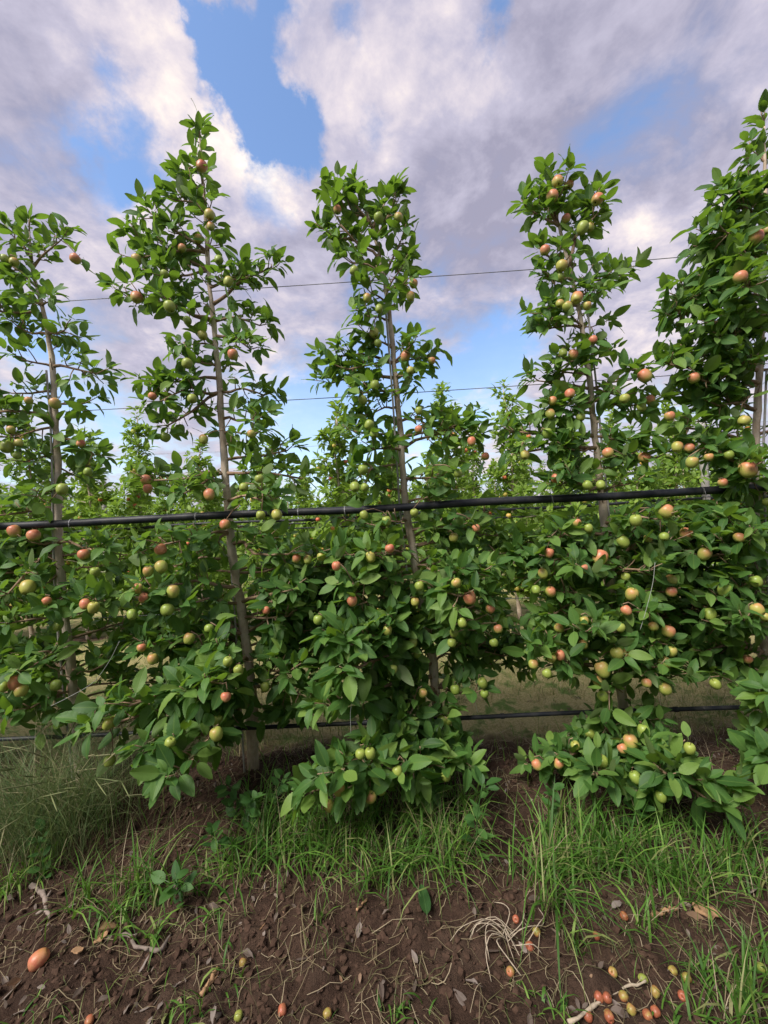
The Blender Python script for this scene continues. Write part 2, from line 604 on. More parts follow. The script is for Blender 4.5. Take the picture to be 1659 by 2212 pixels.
def soil_material():
    m, t, out = material('orchard_ground')
    g = t.n('ShaderNodeNewGeometry')
    pos = g.outputs['Position']
    s = t.n('ShaderNodeSeparateXYZ')
    t.put(s.inputs[0], pos)
    ry = t.m('ADD', s.outputs[1], t.m('MULTIPLY', s.outputs[0], ROW_S))
    wob = t.m('MULTIPLY', t.m('SUBTRACT', t.noise(pos, 1.6, 4), 0.5), 1.3)
    # distance from the nearest tree line; tilled strips along the trees, worn turf between them
    u = t.m('FRACT', t.m('DIVIDE', t.m('SUBTRACT', t.m('ADD', ry, 300.0), ROW_D), 3.0))
    u = t.m('MULTIPLY', t.m('ABSOLUTE', t.m('SUBTRACT', u, 0.5)), 3.0)      # 0 mid alley, 1.5 at trees
    turf = t.smooth(t.m('ADD', u, wob), 1.0, 1.5, 1.0, 0.0)
    turf = t.m('MULTIPLY', turf, t.smooth(t.m('ADD', ry, t.m('MULTIPLY', wob, .35)), 2.2, 2.6))
    n1 = t.noise(pos, 9, 6, 0.62)
    n2 = t.noise(pos, 75, 7, 0.72)
    n3 = t.noise(pos, 240, 3, 0.6)
    soil = t.mix(t.smooth(n1, 0.3, 0.7), (0.048, 0.027, 0.019), (0.092, 0.054, 0.037))
    soil = t.mix(t.smooth(n2, 0.42, 0.66), soil, (0.036, 0.020, 0.014))
    soil = t.mix(t.m('MULTIPLY', t.smooth(n3, 0.60, 0.72), 0.5), soil, (0.15, 0.105, 0.075))
    n0 = t.noise(pos, 2.3, 4, 0.6)
    soil = t.mix(t.m('MULTIPLY', t.smooth(n0, 0.48, 0.68), 0.55), soil, (0.125, 0.082, 0.058))
    tf = t.mix(t.smooth(n2, 0.35, 0.65), (0.25, 0.24, 0.085), (0.46, 0.38, 0.20))
    n4 = t.noise(pos, 4.5, 5, 0.65)
    tf = t.mix(t.smooth(n4, 0.50, 0.62), tf, (0.12, 0.19, 0.045))
    tf = t.mix(t.m('MULTIPLY', t.smooth(n1, 0.58, 0.70), 0.8), tf, (0.13, 0.085, 0.058))
    col = t.mix(turf, soil, tf)
    h = t.m('ADD', t.m('MULTIPLY', n2, 0.65), t.m('MULTIPLY', n3, 0.35))
    p = principled(t, col, 0.93, 0.18, bump(t, h, 1.0, 0.022))
    t.put(out.inputs[0], p.outputs[0])
    return m


M['soil'] = soil_material()
M['clod'] = plain('soil_clods', (0.075, 0.044, 0.031), 0.95, 0.15, 0, 0.7, 60, 0.6)

# ------------------------------------------------------------------ ground: one sheet, fine near the camera
gx = np.concatenate([[-900, -300, -120, -60, -30, -18, -12, -9, -7, -5.5, -4.5, -3.8, -3.2, -2.8], np.arange(-2.5, 2.5001, 0.018),
                     [2.8, 3.2, 3.8, 4.5, 5.5, 7, 9, 12, 18, 30, 60, 120, 300, 900]])
gy = np.concatenate([[-40, -10, -4, -2, -1, -.3, .2, .5], np.arange(0.75, 2.6, 0.016), np.arange(2.62, 6.0, 0.07),
                     [6.3, 6.8, 7.4, 8, 9, 10, 11, 12, 14, 17, 20, 25, 32, 45, 70, 120, 250, 500, 1200]])
XX, YY = np.meshgrid(gx, gy)
ZZ = gz(XX, YY)
gv = np.stack([XX, YY, ZZ], -1).reshape(-1, 3)
nx, ny = len(gx), len(gy)
ii = (np.arange(ny - 1)[:, None] * nx + np.arange(nx - 1)[None]).ravel()
gf = np.stack([ii, ii + 1, ii + nx + 1, ii + nx], -1)
tag(link('ground', make_mesh('ground', gv, gf, M['soil'])), kind='structure')

# ------------------------------------------------------------------ leaf meshes
def leaf_variant(stations, fold, curl, twist, wave, width, petiole=True, seed=0, cols=(-1, -.5, 0, .5, 1), serr=0.0):
    rr = random.Random(seed)
    nc = len(cols)
    prof = lambda v: 0.0 if v >= 1 else (math.sin(math.pi * min(1, v ** 0.88)) ** 0.66) * (1 - 0.12 * v)
    vs, uv = [], []
    for v in stations:
        hw = width * max(prof(v), 0.03 if v < 1 else 0.0) * (1 + (serr if len(vs) // nc % 2 else -serr))
        z0 = -curl * v * v
        y = v * (1 - 0.15 * curl * v)
        tw = twist * v
        for sx in cols:
            x = sx * hw
            z = z0 + fold * (abs(x) - 0.55 * x * x / max(width, 1e-6)) + (rr.uniform(-wave, wave) * abs(sx) ** 2 * 1.4 if sx else 0)
            vs.append((x * math.cos(tw) , y, z + x * math.sin(tw)))
            uv.append((0.5 + sx * 0.5 * max(prof(v), 0.03), v))
    fs = []
    for i in range(len(stations) - 1):
        a = i * nc
        fs += [(a + j, a + j + 1, a + nc + j + 1, a + nc + j) for j in range(nc - 1)]
    if petiole:
        b = len(vs)
        vs += [(-0.012, 0.03, 0), (0.012, 0.03, 0), (0.010, -0.25, 0.03), (-0.010, -0.25, 0.03)]
        uv += [(0.5, 0), (0.5, 0), (0.5, 0), (0.5, 0)]
        fs.append((b, b + 1, b + 2, b + 3))
    return np.array(vs), np.array(fs), np.array(uv)


ST = (0.0, 0.14, 0.32, 0.52, 0.72, 0.88, 1.0)
LEAVES = [leaf_variant(ST, f, c, tw, wv, wd_, True, i) for i, (f, c, tw, wv, wd_) in enumerate(
    [(0.30, 0.10, 0.1, 0.012, 0.285), (0.45, 0.25, -0.3, 0.016, 0.27), (0.18, 0.05, 0.2, 0.014, 0.30), (0.65, 0.18, 0.4, 0.02, 0.27),
     (0.40, 0.38, -0.1, 0.02, 0.28), (0.25, 0.15, -0.5, 0.025, 0.26), (0.55, -0.08, 0.2, 0.015, 0.29), (0.15, 0.28, 0.6, 0.02, 0.28)])]
FAR = [leaf_variant((0, .25, .6, 1.0), f, c, tw, 0.02, .25, False, 50 + i, (-1, 0, 1)) for i, (f, c, tw) in enumerate([(.4, .1, .1), (.6, .3, -.3), (.2, .2, .4)])]
LPAR = [(0.30, 0.10, 0.1, 0.010, 0.265), (0.45, 0.25, -0.3, 0.014, 0.25), (0.18, 0.05, 0.2, 0.012, 0.28), (0.65, 0.18, 0.4, 0.016, 0.25),
        (0.40, 0.38, -0.1, 0.016, 0.26), (0.25, 0.15, -0.5, 0.02, 0.24), (0.55, -0.08, 0.2, 0.012, 0.27), (0.15, 0.28, 0.6, 0.018, 0.26),
        (0.50, 0.50, 0.3, 0.02, 0.25), (0.90, 0.22, -0.6, 0.02, 0.23), (0.30, -0.15, -0.4, 0.02, 0.265), (0.70, 0.35, 0.8, 0.022, 0.245)]
LEAVES = [leaf_variant(ST, f, c, tw, wv * 1.2, wd_, True, i) for i, (f, c, tw, wv, wd_) in enumerate(LPAR)]
FINE = [leaf_variant([k / 22 for k in range(23)], f, c, tw, wv * .5, wd_, True, i, serr=0.035) for i, (f, c, tw, wv, wd_) in enumerate(LPAR)]
LEAF_ME = [make_mesh('leaf', v, f, M['leaf'], True, uv, np.zeros(len(v))) for v, f, uv in FINE]


def leaf_frame(d, up):
    y = unit(d)
    x = np.cross(y, up)
    if np.linalg.norm(x) < 1e-3:
        x = np.cross(y, V(1, 0, 0.3))
    x = unit(x)
    z = np.cross(x, y)
    return np.stack([x, y, z], 1)          # columns


def join_leaves(name, leaves, shapes, mat):
    """leaves: (pos, 3x3, length, rnd) -> one mesh"""
    va, fa, ua, ra = [], [], [], []
    n = 0
    for i, (p, R, L, r) in enumerate(leaves):
        v, f, uv = shapes[int(r * 9973) % len(shapes)]
        va.append((v * L) @ R.T + p)
        fa.append(f + n)
        ua.append(uv)
        ra.append(np.full(len(v), r))
        n += len(v)
    return make_mesh(name, np.concatenate(va), np.concatenate(fa), mat, True, np.concatenate(ua), np.concatenate(ra))


def rvec():
    while True:
        v = V(random.uniform(-1, 1), random.uniform(-1, 1), random.uniform(-1, 1))
        n = np.linalg.norm(v)
        if 0.1 < n < 1:
            return v / n


def rosette(out, p, axis, n, L0, up=0.35):
    axis = unit(axis)
    a = unit(np.cross(axis, V(0.3, 0.2, 1)))
    b = np.cross(axis, a)
    th0 = random.uniform(0, 6.28)
    for k in range(n):
        th = th0 + k * 2.4 + random.uniform(-.35, .35)
        rad = a * math.cos(th) + b * math.sin(th)
        open_ = random.uniform(0.35, 1.45)
        d = unit(axis * (1.0 - 0.45 * open_) + rad * open_ + V(0, 0, random.uniform(-0.35, 0.25)))
        nrm = unit(axis * 0.5 + V(0, 0, 0.85) - rad * 0.2 + rvec() * 0.75 + V(0, -0.25, 0))
        L = L0 * random.choice((random.uniform(.45, .75), random.uniform(.75, 1.05), random.uniform(.9, 1.25)))
        out.append([p + d * L * 0.22 + rvec() * 0.014 - axis * random.uniform(0, .03), leaf_frame(d, nrm), L, random.random()])


def shoot(out, pts, L0, n):
    """leaves alternating along an extension shoot"""
    m = len(pts)
    for k in range(n):
        u = (k + random.uniform(0, .6)) / n
        i = min(int(u * (m - 1)), m - 2)
        p = pts[i] + (pts[i + 1] - pts[i]) * (u * (m - 1) - i)
        t = unit(pts[i + 1] - pts[i])
        a = unit(np.cross(t, V(0.1, 0.3, 1)))
        b = np.cross(t, a)
        th = k * 2.4 + random.uniform(-.4, .4)
        rad = a * math.cos(th) + b * math.sin(th)
        d = unit(t * random.uniform(0.35, 0.9) + rad * 0.9 + V(0, 0, random.uniform(-.35, .15)))
        L = L0 * random.uniform(0.7, 1.15) * (1 - 0.25 * max(0, u - .7) / .3)
        out.append([p + d * L * 0.22, leaf_frame(d, unit(t * .5 + V(0, -.2, .9) + rvec() * .4)), L, random.random()])


def foliate(twigs, leaves, pts, rad0, dens=1.0, L0=0.092, start=0.12, samples=None):
    """spurs with leaf rosettes along a branch polyline, and a leafy end"""
    seg = [np.linalg.norm(pts[i + 1] - pts[i]) for i in range(len(pts) - 1)]
    tot = sum(seg)
    n = max(2, int(tot / 0.033 * dens))
    for k in range(n):
        u = start + (1 - start) * (k + random.random()) / n
        s = u * tot
        i = 0
        while i < len(seg) - 1 and s > seg[i]:
            s -= seg[i]
            i += 1
        p = pts[i] + (pts[i + 1] - pts[i]) * min(1, s / seg[i])
        t = unit(pts[i + 1] - pts[i])
        side = rvec()
        side = unit(side - t * (side @ t) + V(0, 0, 0.35))
        ln = random.uniform(0.02, 0.085)
        q = p + unit(side + t * 0.5) * ln
        twigs.tube([p, (p + q) / 2 + rvec() * 0.004, q], [0.0030, 0.0026, 0.0022], 5)
        rosette(leaves, q, unit(side + t * 0.4 + V(0, 0, .25)), random.choice((4, 5, 5, 6, 7)), L0)
        if samples is not None:
            samples.append(q)
    t = unit(pts[-1] - pts[-2])
    e = pts[-1] + unit(t + V(0, 0, .5)) * random.uniform(0.05, 0.10)
    tw = [pts[-1], (pts[-1] + e) / 2 + rvec() * .006, e]
    twigs.tube(tw, [0.003, 0.0024, 0.0018], 5)
    shoot(leaves, tw, L0, 5)
    rosette(leaves, e, unit(e - pts[-1]), 5, L0 * 0.95)


# ------------------------------------------------------------------ front row: trunks and branches measured on the photograph
# trunk: pixel points top to base; branches: (height on trunk as pixel y, tip x, tip y, metres toward the alley)
TREES = [
 dict(key='crook', label='apple tree with crooked sideways top and one apple on its longest side shoot',
      trunk=[(62, 500), (72, 590), (95, 680), (112, 780), (120, 900), (124, 1000), (126, 1100), (128, 1220), (150, 1420), (165, 1530), (183, 1690)],
      br=[(590, 140, 510, .05), (560, 20, 500, 0), (620, -10, 550, .05), (650, 30, 620, .1), (650, 110, 650, .1), (720, 150, 710, .1), (730, 20, 700, 0),
          (800, 225, 810, .05), (790, 20, 770, .1), (870, 205, 870, -.05), (850, 0, 850, .1), (940, 220, 990, 0), (930, 10, 950, .15), (1000, 30, 1000, .1),
          (1010, 190, 1040, -.1), (1060, 60, 1080, .15), (1180, 230, 1190, .2), (1170, 0, 1300, .30), (1260, 60, 1280, .15), (1180, 40, 1170, .12),
          (1280, 240, 1300, .2), (1300, 110, 1320, .25), (1370, 40, 1460, .32), (1420, 110, 1480, .1), (1450, 240, 1430, .1), (1500, 40, 1540, .2),
          (1530, 110, 1570, .1), (1480, -20, 1500, .2), (1330, -10, 1350, .1), (690, -60, 660, 0), (900, -80, 900, .05), (1100, -70, 1120, .1), (1230, -90, 1250, .1)],
      clear=[(730, 810), (1140, 1250), (1420, 1520)]),
 dict(key='spire', label='tallest narrow apple tree with a single pointed leader',
      trunk=[(432, 300), (436, 380), (445, 470), (452, 600), (463, 720), (472, 800), (478, 900), (485, 1000), (493, 1100), (500, 1180), (518, 1290), (533, 1400), (543, 1500), (545, 1640), (548, 1720)],
      br=[(430, 385, 375, .0), (450, 360, 430, .05), (480, 455, 450, .05), (550, 310, 450, .05), (570, 270, 505, .0), (560, 275, 560, .1), (540, 460, 510, .05),
          (600, 330, 600, .1), (690, 255, 635, .05), (680, 340, 640, .15), (650, 605, 570, 0), (640, 540, 600, .1), (700, 580, 705, .0), (720, 555, 760, .1),
          (740, 380, 745, .1), (790, 405, 780, .1), (830, 305, 830, .05), (850, 325, 870, .15), (860, 345, 930, .1), (840, 590, 855, 0), (900, 575, 905, .1),
          (930, 555, 940, .05), (1010, 670, 1035, 0.1), (1000, 640, 970, 0), (1030, 310, 1040, .15), (1020, 380, 1075, .2), (1090, 590, 1085, .25), (1150, 330, 1180, .3),
          (1160, 400, 1210, .2), (1130, 600, 1170, .1), (1170, 640, 1200, .2), (1200, 350, 1230, .1), (1270, 290, 1280, .35), (1290, 650, 1270, .2), (1300, 360, 1320, .3),
          (1350, 640, 1330, .1), (1380, 400, 1380, .25), (1400, 300, 1390, .15), (1420, 470, 1400, .35), (1440, 640, 1450, .2), (1470, 250, 1530, .5), (1490, 400, 1500, .45),
          (1500, 300, 1630, .52), (1500, 180, 1580, .48), (1480, 440, 1470, .5), (1500, 375, 1680, .58), (1480, 690, 1520, .15), (1510, 640, 1560, .1)],
      clear=[(770, 1130), (1140, 1250), (1300, 1460), (1570, 1640)]),
 dict(key='blunt', label='apple tree with blunt bushy top, bare upper stem and green sleeve at its foot',
      trunk=[(775, 425), (800, 480), (820, 550), (838, 650), (848, 750), (857, 850), (866, 950), (873, 1050), (880, 1120), (892, 1180), (902, 1250), (920, 1350), (937, 1450), (945, 1540), (952, 1640), (958, 1720)],
      br=[(500, 735, 400, .05), (500, 840, 420, 0), (520, 865, 425, 0), (480, 705, 430, .0), (550, 695, 500, .05), (560, 720, 470, .1), (600, 740, 560, .1), (590, 875, 500, .0),
          (620, 880, 560, .05), (640, 885, 610, .1), (660, 785, 620, .1), (700, 775, 680, .1), (740, 785, 720, .1), (780, 700, 770, .05), (790, 735, 800, .1), (800, 930, 770, .05),
          (780, 900, 735, .1), (830, 695, 830, .0), (820, 915, 800, .1), (850, 765, 850, .15), (880, 785, 900, .1), (900, 950, 900, .0), (970, 1025, 900, .05), (950, 1020, 950, .1),
          (930, 745, 930, .1), (970, 790, 970, .2), (1000, 775, 1020, .15), (1040, 965, 1030, .15), (1060, 800, 1050, .1), (1080, 960, 1085, .1), (1130, 830, 1125, .2),
          (1150, 1000, 1140, .1), (1200, 800, 1200, .3), (1210, 720, 1200, .2), (1220, 1000, 1240, .3), (1250, 1055, 1235, .3), (1240, 740, 1270, .3), (1290, 760, 1310, .3),
          (1280, 1010, 1290, .35), (1300, 1070, 1300, .2), (1350, 1045, 1340, .2), (1330, 840, 1340, .3), (1350, 740, 1400, .45), (1390, 700, 1370, .45), (1400, 880, 1400, .2),
          (1420, 740, 1450, .5), (1450, 690, 1530, .4), (1400, 1000, 1400, .1), (1480, 1045, 1500, .15), (1490, 820, 1500, .25), (1500, 870, 1560, .3), (1500, 960, 1560, .2),
          (1560, 710, 1680, .55), (1560, 770, 1700, .5), (1560, 660, 1720, .5), (1580, 860, 1680, .5), (1600, 970, 1650, .3), (1600, 1015, 1660, .3), (1620, 920, 1700, .35)],
      clear=[(650, 780), (850, 910), (960, 1190), (1420, 1500)]),
 dict(key='fork', label='apple tree whose top forks into two leafy shoots with red apples',
      trunk=[(1195, 440), (1215, 520), (1240, 620), (1255, 700), (1268, 780), (1278, 870), (1286, 950), (1295, 1030), (1303, 1100), (1310, 1180), (1318, 1280), (1330, 1390), (1343, 1500), (1350, 1600), (1352, 1745)],
      br=[(500, 1180, 385, 0), (490, 1150, 425, .05), (500, 1130, 445, .1), (460, 1225, 380, .05), (560, 1295, 405, 0), (540, 1300, 450, .05), (560, 1165, 545, .1), (600, 1175, 600, .1),
          (620, 1365, 590, .0), (610, 1330, 605, .05), (640, 1300, 640, .1), (660, 1155, 680, .1), (700, 1165, 710, .1), (700, 1220, 665, .15), (720, 1290, 705, .0), (780, 1305, 770, 0),
          (780, 1220, 780, .1), (830, 1145, 820, .0), (820, 1200, 800, .1), (840, 1385, 815, .1), (850, 1360, 860, .1), (860, 1425, 870, .05), (900, 1145, 900, .05), (880, 1200, 880, .1),
          (950, 1085, 930, 0.1), (940, 1390, 955, .1), (960, 1105, 980, .15), (1000, 1380, 980, .1), (1010, 1440, 985, .1), (980, 1210, 970, .15), (1050, 1195, 1050, .15),
          (1060, 1230, 1030, .2), (1060, 1380, 1040, .1), (1120, 1440, 1120, .3), (1150, 1380, 1150, .2), (1150, 1190, 1165, .2), (1200, 1480, 1160, .2), (1210, 1180, 1210, .2),
          (1240, 1250, 1230, .3), (1230, 1420, 1230, .3), (1270, 1470, 1280, .2), (1290, 1200, 1280, .2), (1310, 1180, 1330, .2), (1330, 1400, 1320, .3), (1360, 1250, 1370, .35),
          (1370, 1160, 1395, .3), (1380, 1440, 1390, .25), (1400, 1200, 1425, .3), (1420, 1350, 1430, .3), (1430, 1430, 1440, .3), (1450, 1470, 1470, .2), (1480, 1310, 1500, .3),
          (1600, 1300, 1560, .2), (1560, 1420, 1560, .2), (1590, 1400, 1620, .3), (1600, 1200, 1640, .3), (1600, 1250, 1600, .2), (1620, 1280, 1680, .4), (1600, 1450, 1680, .5),
          (1620, 1520, 1690, .52), (1640, 1560, 1740, .52), (1650, 1400, 1710, .4), (1600, 1155, 1665, .1)],
      clear=[(630, 720), (920, 990), (1070, 1130), (1490, 1530)]),
 dict(key='broad', label='broad dense apple tree with a thin bare leader above thick foliage',
      trunk=[(1650, 275), (1652, 380), (1650, 500), (1648, 650), (1642, 780), (1634, 900), (1630, 1000), (1632, 1120), (1640, 1250), (1652, 1400), (1660, 1550), (1670, 1745)],
      br=[(360, 1630, 330, 0), (420, 1570, 410, .1), (470, 1540, 450, .1), (520, 1520, 540, .1), (520, 1560, 500, .2), (560, 1510, 500, .1), (600, 1520, 600, .1), (640, 1445, 640, .1),
          (630, 1500, 650, .15), (660, 1440, 680, .1), (700, 1520, 700, .2), (720, 1560, 740, .2), (560, 1600, 560, .25), (640, 1610, 620, .3), (760, 1480, 765, .1), (800, 1425, 785, .1),
          (820, 1500, 820, .15), (840, 1560, 850, .1), (880, 1535, 875, .1), (900, 1455, 850, .0), (960, 1460, 920, .1), (980, 1520, 965, .15), (1000, 1560, 990, .2), (1010, 1620, 1010, .3),
          (1050, 1585, 1050, .1), (1100, 1530, 1110, .1), (1120, 1460, 1130, .1), (1150, 1570, 1125, .2), (1200, 1550, 1170, .2), (1180, 1620, 1150, .3), (1250, 1500, 1200, .2),
          (1260, 1590, 1270, .2), (1300, 1540, 1290, .2), (1320, 1600, 1340, .3), (1350, 1530, 1350, .2), (1400, 1500, 1410, .1), (1420, 1600, 1440, .1), (1450, 1540, 1460, .1),
          (1550, 1660, 1505, .35), (1600, 1670, 1660, .45), (440, 1720, 430, 0), (560, 1740, 540, .1), (680, 1780, 660, .05), (800, 1790, 790, .1), (930, 1800, 920, .1),
          (1060, 1790, 1060, .15), (1180, 1800, 1190, .2), (1310, 1810, 1320, .2), (1430, 1800, 1450, .2), (470, 1600, 440, .15), (420, 1620, 390, .1), (690, 1600, 690, .2), (780, 1590, 790, .15)],
      clear=[(785, 960)]),
]

# fruit: zoomed crops (origin x, y in the full photograph, 1.62 crop pixels per pixel): x, y, radius, colour class
FRUIT = [
 (0, 400, "487 1030 38 r,1305 430 38 r,1358 745 36 y,1285 902 34 y,1418 1038 32 g,1480 1180 35 y,885 1035 36 y,1065 1130 30 g,885 1280 40 r,1100 1340 42 g,1312 1525 36 y,1365 820 26 r,1180 960 22 r,1215 1430 30 g,30 1030 30 g,90 1050 30 y"),
 (1024, 500, "527 550 30 r,795 605 36 g,920 602 34 y,635 945 32 g,1020 1028 32 r,1000 1113 32 y,718 1122 28 y,797 1192 30 g,765 1348 36 y,790 1415 28 g,968 1500 36 r,1137 1528 27 r"),
 (2048, 400, "295 530 40 r,370 550 30 r,260 625 42 r,552 645 42 r,350 770 32 r,455 830 40 g,505 825 25 y,212 975 36 r,320 1075 42 y,418 1283 42 r,308 1322 28 y,360 1340 36 y,485 1335 26 y,310 1150 30 g,1575 895 50 r,1650 850 45 r,1480 1150 45 r,525 1555 28 r"),
 (0, 1400, "1510 30 38 r,1212 88 38 g,985 300 26 r,1245 318 34 g,357 348 36 y,185 328 20 r,45 628 44 g,70 518 26 y,120 605 28 y,110 685 28 g,522 605 26 r,570 790 30 g,402 902 38 g,1070 565 36 g,1318 580 32 y,1627 545 26 y,945 843 36 r,957 898 32 r,1355 938 38 r,1578 890 32 g,92 1175 42 r,217 1203 42 r,543 1325 40 r,1458 1133 38 r,1040 1295 42 r,1045 1405 42 y,960 1435 36 y,178 1540 48 y,892 1545 34 r,1120 1565 42 y,615 1440 34 g"),
 (1024, 1400, "692 325 33 g,770 228 35 g,1000 135 26 y,733 485 35 g,765 545 28 g,1055 395 22 g,1053 515 22 r,1397 593 30 r,1485 690 20 r,693 775 40 g,640 888 36 g,705 890 25 g,20 835 30 g,135 1068 38 y,30 1070 28 g,845 1110 36 g,1025 1055 26 g,700 1070 22 g,865 1287 34 r,740 1343 37 y,423 1340 29 y,520 1400 28 r,262 1350 20 r,335 1360 20 y,1280 1215 32 y,1425 1155 22 r,1297 1510 36 y,1382 1605 46 r,1055 1530 28 g,1310 800 22 g,1235 858 14 g"),
 (2048, 1400, "395 30 36 r,330 20 30 g,860 170 45 r,1178 182 38 r,728 315 36 y,893 325 36 r,262 330 26 r,375 285 36 r,248 415 34 y,445 435 26 g,228 540 34 g,1020 430 36 r,840 370 32 g,1500 460 40 y,82 682 34 y,620 668 38 r,855 697 42 r,1070 628 36 y,1145 635 34 r,1165 728 40 y,1275 695 30 y,1528 775 54 r,1405 680 30 g,285 832 36 r,490 878 28 g,575 875 30 g,1365 860 24 r,1000 1048 50 r,1128 1188 42 r,1470 1215 36 r,802 1105 42 g,720 1243 40 g,880 1222 20 r,1245 1320 42 y,240 1315 28 r,570 1345 50 r,472 1420 36 r,200 1450 34 y,420 1120 22 r,495 1155 26 g,250 1567 36 r,155 1555 24 g,1028 1493 40 y,1032 1567 36 r,775 1582 44 y,1375 1555 44 g,735 1470 26 g,1580 1500 40 g,1650 985 26 g,985 1210 30 g"),
 (0, 2300, "302 170 32 r,550 190 36 r,605 210 38 y,855 257 34 g,1083 228 46 g,1353 347 33 g,1225 412 40 y,915 472 28 r,990 545 38 y,20 725 36 g,105 695 48 r,137 750 44 y,362 715 38 g,1545 618 36 g,1410 942 36 g,1402 1030 45 y,710 1205 40 g,740 950 22 y,1102 1085 26 g,375 330 22 g,700 965 18 y,1475 560 18 g,1460 790 20 r,930 148 20 r"),
 (1024, 2300, "622 167 40 r,1060 70 30 g,1030 175 32 y,402 290 34 g,1517 220 22 r,62 230 18 r,1335 310 18 g,850 360 26 y,1015 437 30 g,1282 375 32 g,1268 440 28 g,1568 350 22 r,1540 440 24 g,1040 510 24 g,1290 743 36 g,1468 700 36 g,1480 770 24 g,58 727 30 g,1080 765 24 y,885 950 36 g,1205 945 38 g,1245 945 20 g,740 1155 34 g,675 1160 30 g,915 1270 38 g,1228 1305 20 g,1250 1180 20 y,535 1385 45 y,810 1392 36 y,740 1438 42 y,472 1495 36 y,885 610 28 g"),
 (2048, 2300, "740 230 36 r,700 340 34 g,465 297 20 y,305 345 28 y,915 335 22 y,1012 365 44 r,460 450 16 y,310 520 18 r,678 507 45 y,757 505 38 y,137 578 32 y,225 638 32 g,585 612 50 y,990 568 42 y,555 690 34 y,588 785 40 g,870 700 34 r,990 740 45 y,1318 708 36 g,1590 225 42 y,1280 255 40 g,505 1030 36 g,410 1105 22 y,850 1010 42 g,768 1078 48 y,715 1125 36 r,302 1220 30 r,160 1230 26 r,582 1210 44 g,800 1312 42 g,965 1435 34 g,1150 1125 34 g,1475 1400 26 g,1525 1440 20 g,1035 495 20 y,1525 545 22 r,255 535 20 y,1640 275 22 y"),
]


def trunk_tube(ctrl, r_top, r_base, n=46, seg=12, knots=True):
    pts = curve_pts(ctrl, n)
    mb = MB()
    rads = []
    for i in range(n):
        u = i / (n - 1)
        r = r_top + (r_base - r_top) * u ** 0.8
        r *= 1 + 0.08 * math.sin(i * 1.7 + ctrl[0][0] * 9) + random.uniform(-.06, .08)
        if u > 0.95:
            r *= 1.18
        rads.append(r)
    pts = [p + V(random.uniform(-.003, .003), random.uniform(-.003, .003), 0) for p in pts]
    mb.tube(pts, rads, seg, 0, 0.05)
    if knots:                                # pruning stubs
        for k in range(9):
            i = random.randrange(8, n - 4)
            th = random.uniform(0, 6.28)
            d = V(math.cos(th), math.sin(th), 0.5)
            mb.tube([pts[i], pts[i] + unit(d) * (rads[i] + 0.012)], [0.008, 0.006], 6)
    return mb, pts


def smooth_branch(a, b, n=7):
    ln = np.linalg.norm(b - a)
    mid = (a + b) / 2 + V(0, 0, 0.10 * ln * random.uniform(-.5, 1.2)) + rvec() * ln * 0.06
    q = a + (b - a) * 0.22 + V(0, 0, 0.03 * ln) + rvec() * ln * 0.03
    return curve_pts([a, q, mid, b], n)


SAMPLES = []                 # points where fruit can hang: (point, tree index)
front = []
for ti, T in enumerate(TREES):
    ctrl = [on_row(x, y) for x, y in T['trunk']]
    base = ctrl[-1].copy()
    base[2] = gz1(base[0], base[1]) - 0.03
    ctrl[-1] = base
    # drop measured points that would lie under the ground at the foot
    ctrl = [c for c in ctrl[:-1] if c[2] > base[2] + 0.12] + [base]
    tm, tp = trunk_tube(ctrl, 0.005, 0.0255)
    tpx = [proj(p) for p in tp]
    leaves, branches = [], []
    for (ay, ex, ey, tw) in T['br']:
        a = min(range(len(tp)), key=lambda i: abs(tpx[i][1] - ay))
        a = tp[a]
        e = on_row(ex, ey, tw)
        # pull the tip in a little: the leaves reach beyond it
        e = a + (e - a) * (1 - 0.045 / max(0.12, np.linalg.norm(e - a)))
        pts = smooth_branch(a, e)
        ln = np.linalg.norm(e - a)
        mb = MB()
        r0 = min(0.0115, 0.006 + 0.012 * ln)
        mb.tube(pts, [r0 * (1 - 0.6 * i / 6) for i in range(7)], 7, 0, 0.06)
        sm = []
        foliate(mb, leaves, pts, r0, 1.25 if T['key'] == 'broad' and ay < 1150 else 1.0, 0.081 if tw < .4 else 0.093, 0.26, sm)
        SAMPLES += [(q, ti) for q in sm]
        branches.append(mb)
    # inner branches deeper in the row, filling the lower crown
    for _ in range(28):
        a = random.choice([p for p in tp if 0.45 < p[2] < 1.22])
        th = random.choice((0, math.pi)) + random.gauss(0, .45)
        ln = random.uniform(.26, .60)
        e = a + V(math.cos(th) * ln, abs(math.sin(th)) * ln * .9 + .05, random.uniform(-.08, .12))
        mb = MB()
        pts = smooth_branch(a, e)
        mb.tube(pts, [.007 * (1 - .6 * i / 6) for i in range(7)], 6, 0, .06)
        foliate(mb, leaves, pts, .007, .8, .084, .2)
        branches.append(mb)
    # spurs straight on the stem, thinner towards the foot
    mb = MB()
    k = next(i for i, p in enumerate(tp) if p[2] < base[2] + 0.55)
    foliate(mb, leaves, tp[:k][::-1], 0.01, 0.40, 0.082, 0.05)
    top = tp[0] + V(random.uniform(-.02, .02), 0, 0.10)
    mb.tube([tp[0], top], [0.004, 0.002], 5)
    shoot(leaves, [tp[2], tp[0], top], 0.085, 8)
    spurs = mb
    front.append(dict(T=T, trunk=tm, tp=tp, base=base, leaves=leaves, branches=branches, spurs=spurs))

